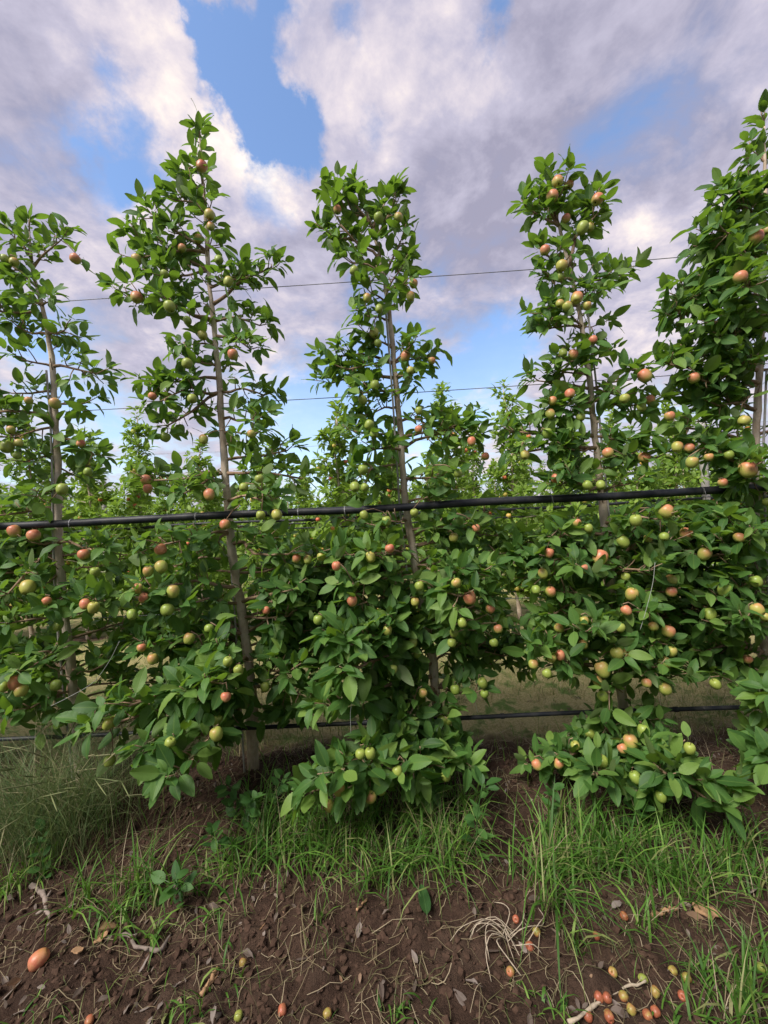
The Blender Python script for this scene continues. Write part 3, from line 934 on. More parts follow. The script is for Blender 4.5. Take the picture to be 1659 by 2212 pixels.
# ---- fruit positions: direction from the photograph, distance from the spur it hangs on
SP = np.array([s[0] for s in SAMPLES])
STREE = np.array([s[1] for s in SAMPLES])
spx, spy, spz = proj(SP)
APPLES = []
for (ox, oy, txt) in FRUIT:
    for item in txt.split(','):
        x, y, r, c = item.split()
        px, py = (ox + float(x) / 1.62) * 0.54004, (oy + float(y) / 1.62) * 0.54004
        r = float(r) / 1.62 * 0.54004 * 0.88
        d2 = np.hypot(spx - px, spy - (py - r))
        near = np.argsort(d2)[:10]
        near = [i for i in near if d2[i] < 60] or [int(near[0])]
        k = min(near, key=lambda i: spz[i] + d2[i] * 0.003)
        z = spz[k] - 0.03
        p = CAM + ray(px, py) * z
        rad = r * z / FPX
        if rad > 0.036:
            f = 0.036 / rad
            z, rad = z * f, 0.036
            p = CAM + ray(px, py) * z
        lo = 0.019
        if rad < lo:                         # half hidden fruit: keep a likely size, a bit deeper among the leaves
            rad = lo
        APPLES.append(dict(p=p, r=rad, c=c, px=px, py=py, pr=rad * FPX / z, vis=r, z=z, tree=int(STREE[k]), spur=SP[k]))

# stalk and a few leaves where each fruit hangs
for A in APPLES:
    F = front[A['tree']]
    a, b = A['spur'], A['p'] + V(0, 0.02, A['r'] * 1.15)
    F['spurs'].tube([a, (a + b) / 2 + V(0, .01, .012), b], [0.0028, 0.0024, 0.002], 5)
    rosette(F['leaves'], b + V(0, .015, 0), unit(b - A['p'] + rvec() * .5), 3, 0.085)

# ---- thin out leaves in front of fruit, pipes and the bare lengths of stem
UP_PIPE = [(0, 1137), (250, 1125), (420, 1116), (560, 1109), (800, 1100), (1050, 1084), (1300, 1073), (1590, 1056)]
LOW_PIPE = [(0, 1597), (200, 1588), (500, 1574), (860, 1558), (1100, 1546), (1300, 1537), (1500, 1531), (1660, 1526)]
UPD, LOWD = 0.085, 0.07


def yline(line, x):
    xs, ys = zip(*line)
    return np.interp(x, xs, ys)


acx = np.array([a['px'] for a in APPLES])
acy = np.array([a['py'] for a in APPLES])
acr = np.array([min(a['pr'], a['vis'] * 1.1) for a in APPLES])
acz = np.array([a['z'] for a in APPLES])
for F in front:
    tpx = np.array([proj(p) for p in F['tp']])
    keep = []
    for lf in F['leaves']:
        p, R, L, r = lf
        hit = False
        for u in (0.1, 0.3, 0.5, 0.75, 0.98):
            q = p + R[:, 1] * L * u
            x, y, z = proj(q)
            wd2 = L * 0.2 * FPX / z if 0.2 < u < 0.8 else 3
            if np.any((np.hypot(acx - x, acy - y) < acr * 0.9 + wd2 * 0.55) & (z < acz + 0.03)) and random.random() < 0.34:
                hit = True
            if z < 2.05 - UPD + 0.03 and abs(y - yline(UP_PIPE, x)) < 10 + wd2 * .4 and x < 1545 and random.random() < 0.55:
                hit = True
            if z < 2.05 - LOWD + 0.02 and abs(y - yline(LOW_PIPE, x)) < 6 and random.random() < 0.16:
                hit = True
            for (y0, y1) in F['T']['clear']:
                if y0 < y < y1 and z < 2.08:
                    xt = np.interp(y, tpx[:, 1], tpx[:, 0])
                    if abs(x - xt) < 9 + wd2 * .5 and random.random() < 0.55:
                        hit = True
            if hit:
                break
        if p[2] < gz1(p[0], p[1]) + 0.06:
            hit = True
        if not hit:
            keep.append(lf)
    F['leaves'] = keep

# ---- the trees as objects
for F in front:
    T = F['T']
    base = F['base']
    root = link('apple_tree', None, None, base)
    tag(root, T['label'], 'apple tree', 'apple trees of the front row')

    def local(mb):
        mb.v = [v - base for v in mb.v]
        return mb
    link('trunk', local(F['trunk']).mesh('trunk', M['bark']), root)
    for mb in F['branches']:
        link('branch', local(mb).mesh('branch', M['twig']), root)
    tag(link('spurs', local(F['spurs']).mesh('spurs', M['twig']), root), kind='stuff')
    sc = []
    for p, R, L, r in F['leaves']:
        q = p + R[:, 1] * L * .5
        x, y, z = proj(q)
        v = unit(q - CAM)
        s = L * L * abs(R[:, 2] @ v) / (z * z) * (1 if 0 < x < W0 and 0 < y < H0 else 0.05) / (1 + 3.0 * max(0, z - 1.95))
        sc.append(-s)
    order = np.argsort(sc)
    for i in order[:300]:
        p, R, L, r = F['leaves'][i]
        o = bpy.data.objects.new('leaf', LEAF_ME[int(r * 9973) % 12])
        COL.objects.link(o)
        o.parent = root
        mw = Matrix([list(map(float, R[0] * L)) + [float(p[0] - base[0])], list(map(float, R[1] * L)) + [float(p[1] - base[1])],
                     list(map(float, R[2] * L)) + [float(p[2] - base[2])], [0, 0, 0, 1]])
        o.matrix_local = mw
    rest = [(F['leaves'][i][0] - base, *F['leaves'][i][1:]) for i in order[300:]]
    tag(link('crown', join_leaves('crown', rest, LEAVES, M['leaf']), root), kind='stuff')
    F['root'] = root
    if T['key'] == 'blunt':
        mb = MB()
        tp = [p - base for p in F['tp'] if 0.02 < p[2] - base[2] < 0.30]
        mb.tube(tp, 0.036, 14, 0, 0.04)
        tag(link('trunk_sleeve', mb.mesh('trunk_sleeve', M['guard']), root), 'dark green sleeve round the foot of the trunk')

# ------------------------------------------------------------------ apples


def apple_mesh(name, squash, asym, seed):
    rr = random.Random(seed)
    prof = [(0.05, -0.80), (0.22, -0.90), (0.42, -0.93), (0.66, -0.82), (0.86, -0.55), (0.98, -0.18), (1.0, 0.12), (0.95, 0.42), (0.80, 0.70),
            (0.58, 0.87), (0.36, 0.90), (0.18, 0.80), (0.05, 0.66)]
    seg = 18
    vs = []
    ph = rr.uniform(0, 6)
    for (r, z) in prof:
        for k in range(seg):
            th = 2 * math.pi * k / seg
            lobes = 1 + 0.035 * math.cos(5 * th + ph) * (1 if z < -0.4 else 0.3) + asym * math.cos(th)
            taper = 1 - 0.07 * (1 if z < 0 else -0.3) * abs(z)
            vs.append((r * math.cos(th) * lobes * taper, r * math.sin(th) * lobes * taper, z * squash * (1 + asym * math.cos(th + 1))))
    fs = []
    for i in range(len(prof) - 1):
        for k in range(seg):
            k2 = (k + 1) % seg
            fs.append((i * seg + k, i * seg + k2, (i + 1) * seg + k2, (i + 1) * seg + k))
    fs.append(tuple(range(seg - 1, -1, -1)))
    fs.append(tuple((len(prof) - 1) * seg + k for k in range(seg)))
    return make_mesh(name, np.array(vs), fs, M['apple'])


APPLE_ME = [apple_mesh('apple', s, a, i) for i, (s, a) in enumerate([(1.0, .03), (1.08, .02), (0.94, .05), (1.14, .04)])]
mb = MB()
mb.tube([(0, 0, 0.62), (0.05, 0.02, 0.95), (0.16, 0.04, 1.30)], [0.05, 0.045, 0.07], 6)
STEM_ME = mb.mesh('stem', M['stem'])
mb = MB()
for k in range(5):
    th = k * 1.2566
    c, s = math.cos(th), math.sin(th)
    mb.add([(c * .04 - s * .06, s * .04 + c * .06, -.84), (c * .04 + s * .06, s * .04 - c * .06, -.84), (c * .20, s * .20, -1.0), (0, 0, -.80)], [(0, 1, 2), (0, 2, 3), (1, 3, 2)])
CALYX_ME = mb.mesh('calyx', M['calyx'])


def place_apple(p, r, c, label, group, tilt=None, rot=0.0, fallen=False):
    o = bpy.data.objects.new('apple', APPLE_ME[random.randrange(4)])
    COL.objects.link(o)
    blush = {'r': random.uniform(0.58, 0.92), 'y': random.uniform(0.26, 0.52), 'g': random.uniform(0.0, 0.14)}[c]
    yel = {'r': random.uniform(0.5, 1.0), 'y': random.uniform(0.45, 1.0), 'g': random.uniform(0.0, 0.35)}[c]
    if fallen:
        blush += {'r': .45, 'y': .25, 'g': 0}[c]
    if 'orange' in label:
        blush, yel = 1.25, 1.0
    o.color = (blush, yel, rot, 1)
    o.location = [float(v) for v in p]
    sc = r * random.uniform(0.98, 1.04)
    o.scale = (sc, sc, sc)
    if fallen:
        o.rotation_euler = (random.uniform(0.8, 2.2), random.uniform(-.5, .5), random.uniform(0, 6.28))
    else:
        o.rotation_euler = (random.uniform(-.5, .25), random.uniform(-.55, .55), random.uniform(-.9, .9))
    tag(o, label, 'apple', group)
    for nm, me in (('stem', STEM_ME), ('calyx', CALYX_ME)):
        ch = bpy.data.objects.new(nm, me)
        COL.objects.link(ch)
        ch.parent = o
    return o


TNAME = {'crook': 'the crooked-top tree', 'spire': 'the pointed tree', 'blunt': 'the blunt-top tree', 'fork': 'the fork-top tree', 'broad': 'the broad tree'}
for A in APPLES:
    key = TREES[A['tree']]['key']
    up = yline(UP_PIPE, A['px'])
    dn = yline(LOW_PIPE, A['px'])
    zone = ('high above the thick black pipe' if A['py'] < up - 260 else 'just above the thick black pipe' if A['py'] < up else
            'between the two black pipes' if A['py'] < dn else 'below the thin lower pipe')
    cn = {'r': 'red-blushed apple', 'y': 'yellow apple with pink cheek', 'g': 'plain green apple'}[A['c']]
    lab = '%s %s on %s' % (cn, zone, TNAME[key])
    A['o'] = place_apple(A['p'], A['r'], A['c'], lab, lab)

# ------------------------------------------------------------------ pipes, wires, rods, posts
def tube_thing(name, pts, rad, mat, label, cat, group=None, seg=10, n=60, wob=0.0):
    mb = MB()
    base = np.asarray(pts[0], float)
    mb.tube([p - base for p in curve_pts(pts, n)], rad, seg, 0, wob)
    o = link(name, mb.mesh(name, mat), None, base)
    return tag(o, label, cat, group)


up_pts = [on_row(x, y, UPD) for x, y in UP_PIPE]
d0 = up_pts[0] - up_pts[1]
d1 = up_pts[-1] - up_pts[-2]
up_pts = [up_pts[0] + unit(d0) * 2.6 + V(0, 0, .02)] + up_pts + [up_pts[-1] + unit(d1) * 2.6]
pipe = tube_thing('irrigation_pipe', up_pts, 0.0188, M['pipe'], 'thick black irrigation pipe running along the row in front of the trunks', 'pipe', n=110, seg=14)
low_pts = [on_row(x, y, LOWD) for x, y in LOW_PIPE]
low_pts = [low_pts[0] + unit(low_pts[0] - low_pts[1]) * 2.6] + low_pts + [low_pts[-1] + unit(low_pts[-1] - low_pts[-2]) * 2.6]
hose = tube_thing('drip_hose', low_pts, 0.0098, M['pipe'], 'thin black drip hose strung low along the front row near the ground', 'hose', n=110)


def collar(parent, p, t, r, ln, mat, name):
    mb = MB()
    b = np.array(parent.location)
    t = unit(t)
    mb.tube([p - b - t * ln / 2, p - b + t * ln / 2], r, 12)
    link(name, mb.mesh(name, mat, False), parent)


for px in (155, 425, 645, 745, 1190, 1515):
    p = on_row(px, yline(UP_PIPE, px), UPD)
    q = on_row(px + 12, yline(UP_PIPE, px + 12), UPD)
    collar(pipe, p, q - p, 0.0200, 0.006, M['wire'], 'wire_tie')
    mb = MB()                                 # loose end of the tie
    b = np.array(pipe.location)
    mb.tube([p - b + V(0, -.0215, 0), p - b + V(.002, -.023, -.02), p - b + V(.006, -.014, -.045)], 0.0012, 4)
    link('tie_end', mb.mesh('tie_end', M['wire']), pipe)
for px in (130, 560, 790, 1085, 1460):
    p = on_row(px, yline(LOW_PIPE, px), LOWD)
    q = on_row(px + 12, yline(LOW_PIPE, px + 12), LOWD)
    collar(hose, p, q - p, 0.0122, 0.018, M['pipe'], 'coupling')

for line, lab in (([(0, 660), (700, 613), (1150, 582), (1500, 553), (1659, 541)], 'topmost thin steel trellis wire crossing the sky between the tree tops'),
                  ([(0, 899), (220, 885), (700, 860), (1200, 828), (1659, 797)], 'second thin trellis wire crossing the trees at mid height'),
                  ([(0, 1345), (800, 1306), (1300, 1285), (1659, 1270)], 'low trellis wire running through the foliage between the two pipes')):
    pts = [on_row(x, y, -0.03) for x, y in line]
    pts = [pts[0] + unit(pts[0] - pts[1]) * 2.6] + pts + [pts[-1] + unit(pts[-1] - pts[-2]) * 2.6]
    tube_thing('trellis_wire', pts, 0.0019, M['wire'], lab, 'wire', 'wires of the front row', 6, 60)

for line, tree, tw in (([(466, 780), (474, 900), (480, 1010), (505, 1300), (530, 1700)], 'pointed tree', .005),
                       ([(832, 655), (846, 830), (858, 1010), (868, 1140), (905, 1450), (925, 1705)], 'blunt-top tree', .03),
                       ([(1268, 660), (1288, 830), (1300, 960), (1318, 1140), (1345, 1500), (1368, 1720)], 'fork-top tree', .01),
                       ([(1656, 800), (1652, 900), (1650, 1000), (1660, 1300), (1690, 1740)], 'broad tree', .03),
                       ([(100, 800), (108, 900), (112, 1000), (120, 1300), (160, 1680)], 'crooked-top tree', .02)):
    pts = [on_row(x, y, tw) for x, y in line]
    pts[-1][2] = gz1(pts[-1][0], pts[-1][1]) - .03
    tube_thing('support_rod', pts, 0.0050, M['rod'], 'slim pale metal support rod beside the trunk of the ' + tree, 'rod', 'support rods of the front row', 8, 40)

# orange tape and loose strings
o = link('orange_tag', None, None, on_row(831, 1440, .12))
mb = MB()
mb.add([(-.011, 0, .03), (.011, 0, .03), (.013, -.006, -.02), (-.009, -.006, -.02), (.010, .002, -.07), (-.012, .002, -.07)], [(0, 1, 2, 3), (3, 2, 4, 5)])
mb.add([(-.011, .002, .03), (.011, .002, .03), (.013, -.004, -.02), (-.009, -.004, -.02), (.010, .004, -.07), (-.012, .004, -.07)], [(3, 2, 1, 0), (5, 4, 2, 3)])
link('tape', mb.mesh('tape', M['orange'], False), o)
mb = MB()
mb.tube([(0, 0.001, .028), (0, .004, .06), (.004, .012, .085)], .0018, 5)
link('tie', mb.mesh('tie', M['string']), o)
tag(o, 'strip of orange tape hanging among the leaves of the blunt-top tree', 'tag')
for line, tw, lab in (([(258, 1385), (235, 1430), (200, 1475), (150, 1505), (110, 1525)], .33, 'white string curving down from a branch of the crooked-top tree'),
                      ([(757, 1475), (762, 1500), (757, 1540), (758, 1585)], .45, 'short white string dangling below a large leaf of the blunt-top tree'),
                      ([(1012, 1455), (1020, 1490), (1032, 1540)], .1, 'thin string hanging from a fork beside the blunt-top tree'),
                      ([(1415, 1215), (1410, 1260), (1395, 1320), (1383, 1360)], .33, 'thin pale string hanging beside a pink apple of the fork-top tree')):
    tube_thing('string', [on_row(x, y, tw) for x, y in line], 0.0009, M['string'], lab, 'string', None, 5, 20)

# ------------------------------------------------------------------ rows of trees behind
def far_tree(seed, height, nbr, shapes, L0, dens, spread=0.54):
    random.seed(seed)
    ctrl = [V(0, 0, 0)]
    for k in range(1, 6):
        ctrl.append(V(random.uniform(-.05, .05), random.uniform(-.05, .05), height * k / 5))
    tm, tp = trunk_tube(ctrl[::-1], 0.006, 0.026, 22, 8, False)
    leaves = []
    mb = MB()
    fr = []
    for k in range(nbr):
        u = ((k + .5) / nbr) ** 1.25
        z = 0.35 + (height - 0.45) * u
        a = min(tp, key=lambda p: abs(p[2] - z))
        th = random.uniform(0, 6.28)
        wdt = spread * max(.2, 1.05 - 0.95 * max(0, u - .15) / .85) * random.uniform(.6, 1.15)
        e = a + V(math.cos(th) * wdt, math.sin(th) * wdt * .8, random.uniform(-.12, .16))
        pts = smooth_branch(a, e, 5)
        tm.tube(pts, [.007, .006, .005, .004, .003], 5)
        foliate(mb, leaves, pts, .006, dens, L0, .1, fr)
    foliate(mb, leaves, tp[:int(len(tp) * .8)][::-1], .006, dens * .5, L0, .05, fr)
    shoot(leaves, [tp[1], tp[0], tp[0] + V(.02, 0, .12)], L0, 8)
    leaves = [l for l in leaves if l[0][2] > 0.25]
    return tm.mesh('trunk', M['bark']), join_leaves('crown', leaves, shapes, M['leaf_far_sunlit']), fr


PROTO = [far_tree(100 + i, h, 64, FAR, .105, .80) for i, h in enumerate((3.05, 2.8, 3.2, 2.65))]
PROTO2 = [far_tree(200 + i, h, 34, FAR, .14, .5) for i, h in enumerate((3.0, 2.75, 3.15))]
random.seed(21)
far_fruit = []


def put_tree(proto, x, y, rz, s, label, group):
    tr, cr, fr = proto
    o = link('apple_tree', None, None, (x, y, gz1(x, y) - .02))
    o.rotation_euler = (0, 0, rz)
    o.scale = (s, s, s)
    tag(o, label, 'apple tree', group)
    link('trunk', tr, o)
    link('crown', cr, o)
    return o


def row_fruit(o, proto, n):
    c, s = math.cos(o.rotation_euler[2]), math.sin(o.rotation_euler[2])
    for q in random.sample(proto[2], min(n, len(proto[2]))):
        q = q * o.scale[0]
        p = V(c * q[0] - s * q[1], s * q[0] + c * q[1], q[2]) + np.array(o.location)
        p = p + V(0, -.06, -.03) + rvec() * .03
        far_fruit.append(p)


def lab2(x, top, px):
    ks = ['crooked-top', 'pointed', 'blunt-top', 'fork-top', 'broad']
    xs = [f['base'][0] * 5.05 / 2.05 for f in front]
    h = 'tall' if top < 875 else 'low' if top > 915 else 'middling'
    d = [abs(x - v) for v in xs]
    i = int(np.argmin(d))
    if d[i] < .35 or (i == 0 and x < xs[0]) or (i == 4 and x > xs[4]):
        where = 'directly behind the %s tree' % ks[i] if d[i] < .35 else 'past the line of the %s tree' % ks[i]
    else:
        j = i + 1 if x > xs[i] else i - 1
        i, j = sorted((i, j))
        where = 'behind the gap between the %s and %s trees' % (ks[i], ks[j])
    return '%s second-row apple tree %s' % (h, where)


# row 2: tops measured on the photograph where they stand against the sky
ROW2 = [(-170, 880), (-50, 900), (60, 890), (180, 930), (297, 889), (430, 960), (575, 960), (723, 872), (845, 935), (960, 833), (1093, 828), (1225, 905), (1365, 930), (1450, 880), (1600, 900), (1740, 860)]
for i, (px, top) in enumerate(ROW2):
    d = ray(px, top)
    p = CAM + d * ((ROW_D + 3.0) / (d[1] + ROW_S * d[0]))
    h = p[2]
    pr = PROTO[i % 4]
    s = h / ((3.05, 2.8, 3.2, 2.65)[i % 4] + .10)
    x, y = p[0] + .0, p[1]
    o = put_tree(pr, x, y, random.uniform(0, 6.28), s, lab2(x, top, px), 'apple trees of the second row')
    row_fruit(o, pr, 24)
for k, nm in ((2, 'third'), (3, 'fourth'), (4, 'fifth')):
    yy = ROW_D + 3 * k
    half = yy * 1.0 + .6
    x = -half
    while x < half:
        pr = random.choice(PROTO if k == 2 else PROTO2)
        o = put_tree(pr, x, yy - ROW_S * x + random.uniform(-.05, .05), random.uniform(0, 6.28), random.uniform(.86, 1.03),
                     'pale green apple tree standing in the %s row' % nm, 'apple trees of the %s row' % nm)
        if k < 4:
            row_fruit(o, pr, 16 if k == 2 else 8)
        x += random.uniform(.78, .98)
# trees of the front row just outside the view on either side
for px in (-270, 2030, -660):
    p = on_row(px, 1135)
    put_tree(PROTO[abs(px) % 4], p[0], p[1], 1.0, .98, 'apple tree at the end of the front row beyond the others', 'end trees of the front row')

# the row on the other side of the alley, behind the photographer, which shades the foreground
x = -4.3
while x < 4.4:
    put_tree(random.choice(PROTO), x, ROW_D - 3.0 - ROW_S * x - .1, random.uniform(0, 6.28), random.uniform(.92, 1.02),
             'apple tree of the row facing the front row across the bare alley', 'apple trees of the facing row')
    x += random.uniform(.8, .95)

# one mass for all the rows beyond
lv = []
for k in range(5, 16):
    yy = ROW_D + 3 * k
    half = yy * 1.05
    for _ in range(int(half * 2 * 34)):
        x = random.uniform(-half, half)
        u = random.random()
        h = 2.9 + .35 * math.sin(x * 7.3 + k) * math.sin(x * 2.1 + k * 3)
        z = .3 + (h - .3) * u
        wd_ = .42 * (1.05 - .6 * u)
        lv.append((V(x, yy - ROW_S * x + random.uniform(-wd_, wd_), z), leaf_frame(rvec(), rvec()), random.uniform(.22, .38), random.random()))
tag(link('distant_orchard_rows', join_leaves('distant_orchard_rows', lv, FAR[:1], M['leaf_far_sunlit'])), 'mass of pale green orchard rows far behind', 'orchard rows', None, 'stuff')

# fruit of the rows behind: one object
mb = MB()
ico_v = []
for (r_, z_) in ((0, -1), (.75, -.66), (1, 0), (.75, .66), (0, 1)):
    ico_v.append((r_, z_))
for p in far_fruit:
    r = random.uniform(.025, .034)
    vs = [(0, 0, -.85)] + [(rr_ * math.cos(t_ * 1.0472), rr_ * math.sin(t_ * 1.0472), z_) for rr_, z_ in ((.75, -.68), (1, 0), (.75, .68)) for t_ in range(6)] + [(0, 0, .8)]
    fs = [(0, 1 + (t_ + 1) % 6, 1 + t_) for t_ in range(6)]
    for a in range(2):
        for t_ in range(6):
            fs.append((1 + a * 6 + t_, 1 + a * 6 + (t_ + 1) % 6, 7 + a * 6 + (t_ + 1) % 6, 7 + a * 6 + t_))
    fs += [(13 + t_, 13 + (t_ + 1) % 6, 19) for t_ in range(6)]
    mb.add(np.array(vs) * r + p, fs, random.random())
m_, t_, out_ = material('distant_apple_skin')
c_ = t_.ramp(rnd_value(t_), [(0, (.36, .40, .07)), (.35, (.55, .42, .10)), (.6, (.62, .22, .09)), (1, (.60, .12, .07))])
t_.put(out_.inputs[0], principled(t_, c_, .42, .35).outputs[0])
tag(link('apples', mb.mesh('apples', m_)), 'many small apples on the trees of the rows behind', 'apples', None, 'stuff')

# pipes, wires and posts of the rows behind
for k, nm in ((1, 'second'), (2, 'third')):
    yy = ROW_D + 3 * k - .08
    half = yy * 1.05 + .5
    for z, r, mt, name, lab, cat in ((1.405, .0175, 'pipe', 'irrigation_pipe', 'black irrigation pipe running along the %s row' % nm, 'pipe'),
                                     (1.30 if k == 1 else 1.31, .008, 'pipe', 'drip_hose', 'thin black hose hung under the pipe of the %s row' % nm, 'hose'),
                                     (.40, .010, 'pipe', 'drip_hose', 'black drip hose low along the %s row' % nm, 'hose'),
                                     (2.30, .0018, 'wire', 'trellis_wire', 'thin trellis wire stretched along the %s row' % nm, 'wire')):
        pts = [V(x, yy - ROW_S * x, z + .012 * math.sin(x * 2.2 + z * 9)) for x in np.linspace(-half, half, 15)]
        tube_thing(name, pts, r, M[mt], lab, cat, None, 8, 60)


def post(px, top, dist, rad, label):
    d = ray(px, top)
    p = CAM + d * ((dist) / (d[1] + ROW_S * d[0]))
    g = gz1(p[0], p[1])
    h = p[2] - g
    o = link('trellis_post', None, None, (p[0], p[1], g - .05))
    mb = MB()
    mb.tube([V(0, 0, z) for z in np.linspace(0, h + .05, 9)], rad, 12, 0, .04)
    link('shaft', mb.mesh('shaft', M['post']), o)
    mb = MB()
    for z in (.45, 1.42, 2.0):
        mb.tube([V(0, 0, z), V(0, 0, z + .012)], rad * 1.06, 12)
    link('wire_band', mb.mesh('wire_band', M['wire']), o)
    tag(o, label, 'post', 'trellis posts')


post(1513, 908, ROW_D + 2.9, .042, 'weathered grey trellis post in the second row beside the broad tree')
post(224, 1040, ROW_D + 5.9, .045, 'pale trellis post far behind in the third row near the crooked-top tree')

# ------------------------------------------------------------------ grass and weeds
def blade(out, p, h, lean, az, width, r, seg=5, droop=1.0):
    """arching tapered strip"""
    d = V(math.cos(az), math.sin(az), 0)
    s = V(-math.sin(az), math.cos(az), 0)
    tw = random.uniform(-1.2, 1.2)
    vs = []
    th = lean * .25
    q = np.array(p, float)
    st = h / (seg - 1)
    for i in range(seg):
        u = i / (seg - 1)
        wd_ = width * (1 - u ** 1.6) * (.7 + .6 * u if u < .5 else 1)
        side = s * math.cos(tw * u + .4) + d * math.sin(tw * u + .4) * .6
        vs += [q - side * wd_ / 2, q + side * wd_ / 2]
        th = lean * (.25 + droop * u)
        q = q + (d * math.sin(th) + V(0, 0, math.cos(th))) * st
    out.append((np.array(vs), r))


def blades_mesh(name, bl, mat, seg=5):
    n = len(bl)
    v = np.concatenate([b[0] for b in bl])
    k = seg * 2
    f0 = np.array([(2 * i, 2 * i + 1, 2 * i + 3, 2 * i + 2) for i in range(seg - 1)])
    f = (f0[None] + (np.arange(n) * k)[:, None, None]).reshape(-1, 4)
    return make_mesh(name, v, f, mat, True, None, np.repeat([b[1] for b in bl], k))


random.seed(33)
green, straw, turf = [], [], []
# tufts: base pixel, spread (m), height (m), count
TUFTS = [(180, 1960, .05, .20, 40), (290, 1925, .06, .22, 60), (250, 2000, .05, .15, 40), (330, 1945, .05, .20, 45), (440, 1900, .06, .16, 30), (500, 1890, .07, .20, 60), (560, 1850, .09, .22, 90),
         (640, 1850, .09, .22, 90), (700, 1870, .07, .20, 70), (760, 1850, .09, .20, 80), (800, 1900, .06, .18, 45), (860, 1870, .09, .22, 90), (930, 1850, .09, .24, 100), (980, 1870, .06, .20, 60),
         (1010, 1830, .05, .18, 40), (620, 1790, .10, .22, 90), (720, 1780, .12, .22, 110), (830, 1790, .12, .24, 110), (920, 1780, .10, .26, 110), (540, 1770, .10, .2, 60), (1000, 1760, .06, .24, 60),
         (1185, 1960, .04, .30, 45), (1160, 1900, .06, .28, 60), (1210, 1880, .07, .28, 70), (1270, 1890, .07, .20, 60), (1330, 1870, .08, .22, 80), (1400, 1880, .08, .22, 80), (1300, 1820, .1, .22, 90),
         (1420, 1800, .1, .2, 80), (1500, 1950, .05, .24, 50), (1480, 1900, .07, .2, 60), (1560, 1880, .06, .2, 60), (1620, 1900, .06, .22, 60), (1650, 1850, .08, .2, 60), (1200, 1800, .08, .26, 70),
         (1390, 2010, .04, .18, 28), (1240, 2040, .03, .14, 18), (80, 1880, .06, .16, 40), (20, 1930, .05, .16, 36), (480, 2020, .02, .08, 8), (690, 1985, .02, .1, 12), (450, 1990, .02, .12, 14),
         (1600, 2190, .09, .16, 90), (1650, 2100, .07, .14, 60), (400, 2190, .06, .08, 40), (860, 2190, .05, .07, 26), (1180, 2170, .05, .08, 22), (1530, 2120, .04, .1, 26), (1480, 2200, .06, .1, 40),
         (60, 2210, .06, .06, 20), (500, 2110, .03, .10, 14), (330, 2030, .03, .12, 18), (1110, 2130, .02, .06, 8)]
for (px, py, sp, h, n) in TUFTS:
    c = on_ground(px, py)
    for _ in range(int(n * 1.1)):
        x, y = c[0] + random.gauss(0, sp * .62), c[1] + random.gauss(0, sp * .5)
        p = V(x, y, gz1(x, y) - .006)
        hh = h * random.uniform(.5, 1.3)
        if random.random() < .28:
            blade(straw, p, hh * random.uniform(.6, 1.1), random.uniform(.6, 2.0), random.uniform(0, 6.28), .0028, random.uniform(.3, 1))
        else:
            blade(green, p, hh, random.uniform(.4, 2.9), random.gauss(-.5, 1.6), random.uniform(.005, .011), min(1, random.betavariate(2.2, 2)))
# loose cover of the tree strip
for _ in range(1300):
    x, y = random.uniform(-2.4, 2.4), random.gauss(1.95, .28)
    if fbm(x, y, 2.2, 2) < -.05:
        continue
    p = V(x, y, gz1(x, y) - .006)
    if random.random() < .45:
        blade(straw, p, random.uniform(.06, .2), random.uniform(.5, 2.2), random.uniform(0, 6.28), .0025, random.random())
    else:
        blade(green, p, random.uniform(.06, .20), random.uniform(.3, 1.6), random.uniform(0, 6.28), random.uniform(.003, .006), random.random())
# fine sparse growth in the foreground
for _ in range(900):
    x, y = random.uniform(-1.5, 1.5), random.uniform(.85, 1.5)
    if fbm(x + 8, y, 3.0, 2) < .04:
        continue
    p = V(x, y, gz1(x, y) - .004)
    (blade)(random.choice((green, straw)), p, random.uniform(.03, .10), random.uniform(.4, 1.8), random.uniform(0, 6.28), .0024, random.random())
tag(link('grass', blades_mesh('grass', green, M['grass'])), 'green grass growing in tufts under the front row', 'grass', None, 'stuff')
# alley turf behind the row, worn and dry
for _ in range(30000):
    y = random.uniform(2.25, 4.9) if random.random() < .75 else random.uniform(4.9, 7.6)
    x = random.uniform(-1, 1) * (y * 1.02)
    if abs((y + ROW_S * x - ROW_D) / 3 - round((y + ROW_S * x - ROW_D) / 3)) * 3 < .40 and random.random() < .6:
        continue
    if fbm(x, y, 1.5, 3) < -.16:
        continue
    p = V(x, y, gz1(x, y) - .004)
    blade(turf, p, random.uniform(.025, .075) * random.choice((.7, 1, 2.0)) * (1.0 + 2.2 * max(0, float(fbm(x + 40, y, 2.4, 3)))), random.uniform(.6, 2.6), random.uniform(0, 6.28), random.uniform(.003, .007), random.random(), 4)
tag(link('turf', blades_mesh('turf', turf, M['turf'], 4)), 'short worn turf in the alley behind the front row', 'turf', None, 'stuff')
# straw litter lying on the soil
def litter(out, x, y, ln, width, r, seg=5):
    az = random.uniform(0, 6.28)
    bend = random.gauss(0, .22)
    vs = []
    lift = random.uniform(.002, .010)
    for i in range(seg):
        s = V(-math.sin(az), math.cos(az), random.uniform(-.3, .3)) * width / 2
        q = V(x, y, gz1(x, y) + lift + random.uniform(0, .006))
        vs += [q - s, q + s]
        x += math.cos(az) * ln / (seg - 1)
        y += math.sin(az) * ln / (seg - 1)
        az += bend
    out.append((np.array(vs), r))


for _ in range(4200):
    x, y = random.uniform(-1.9, 1.9), random.uniform(.85, 2.45)
    litter(straw, x, y, random.uniform(.02, .05) / max(.3, random.random()), random.uniform(.0008, .0021), random.uniform(.1, 1))
tag(link('straw', blades_mesh('straw', straw, M['dry'])), 'dry straw and dead stalks strewn over the soil', 'straw', None, 'stuff')

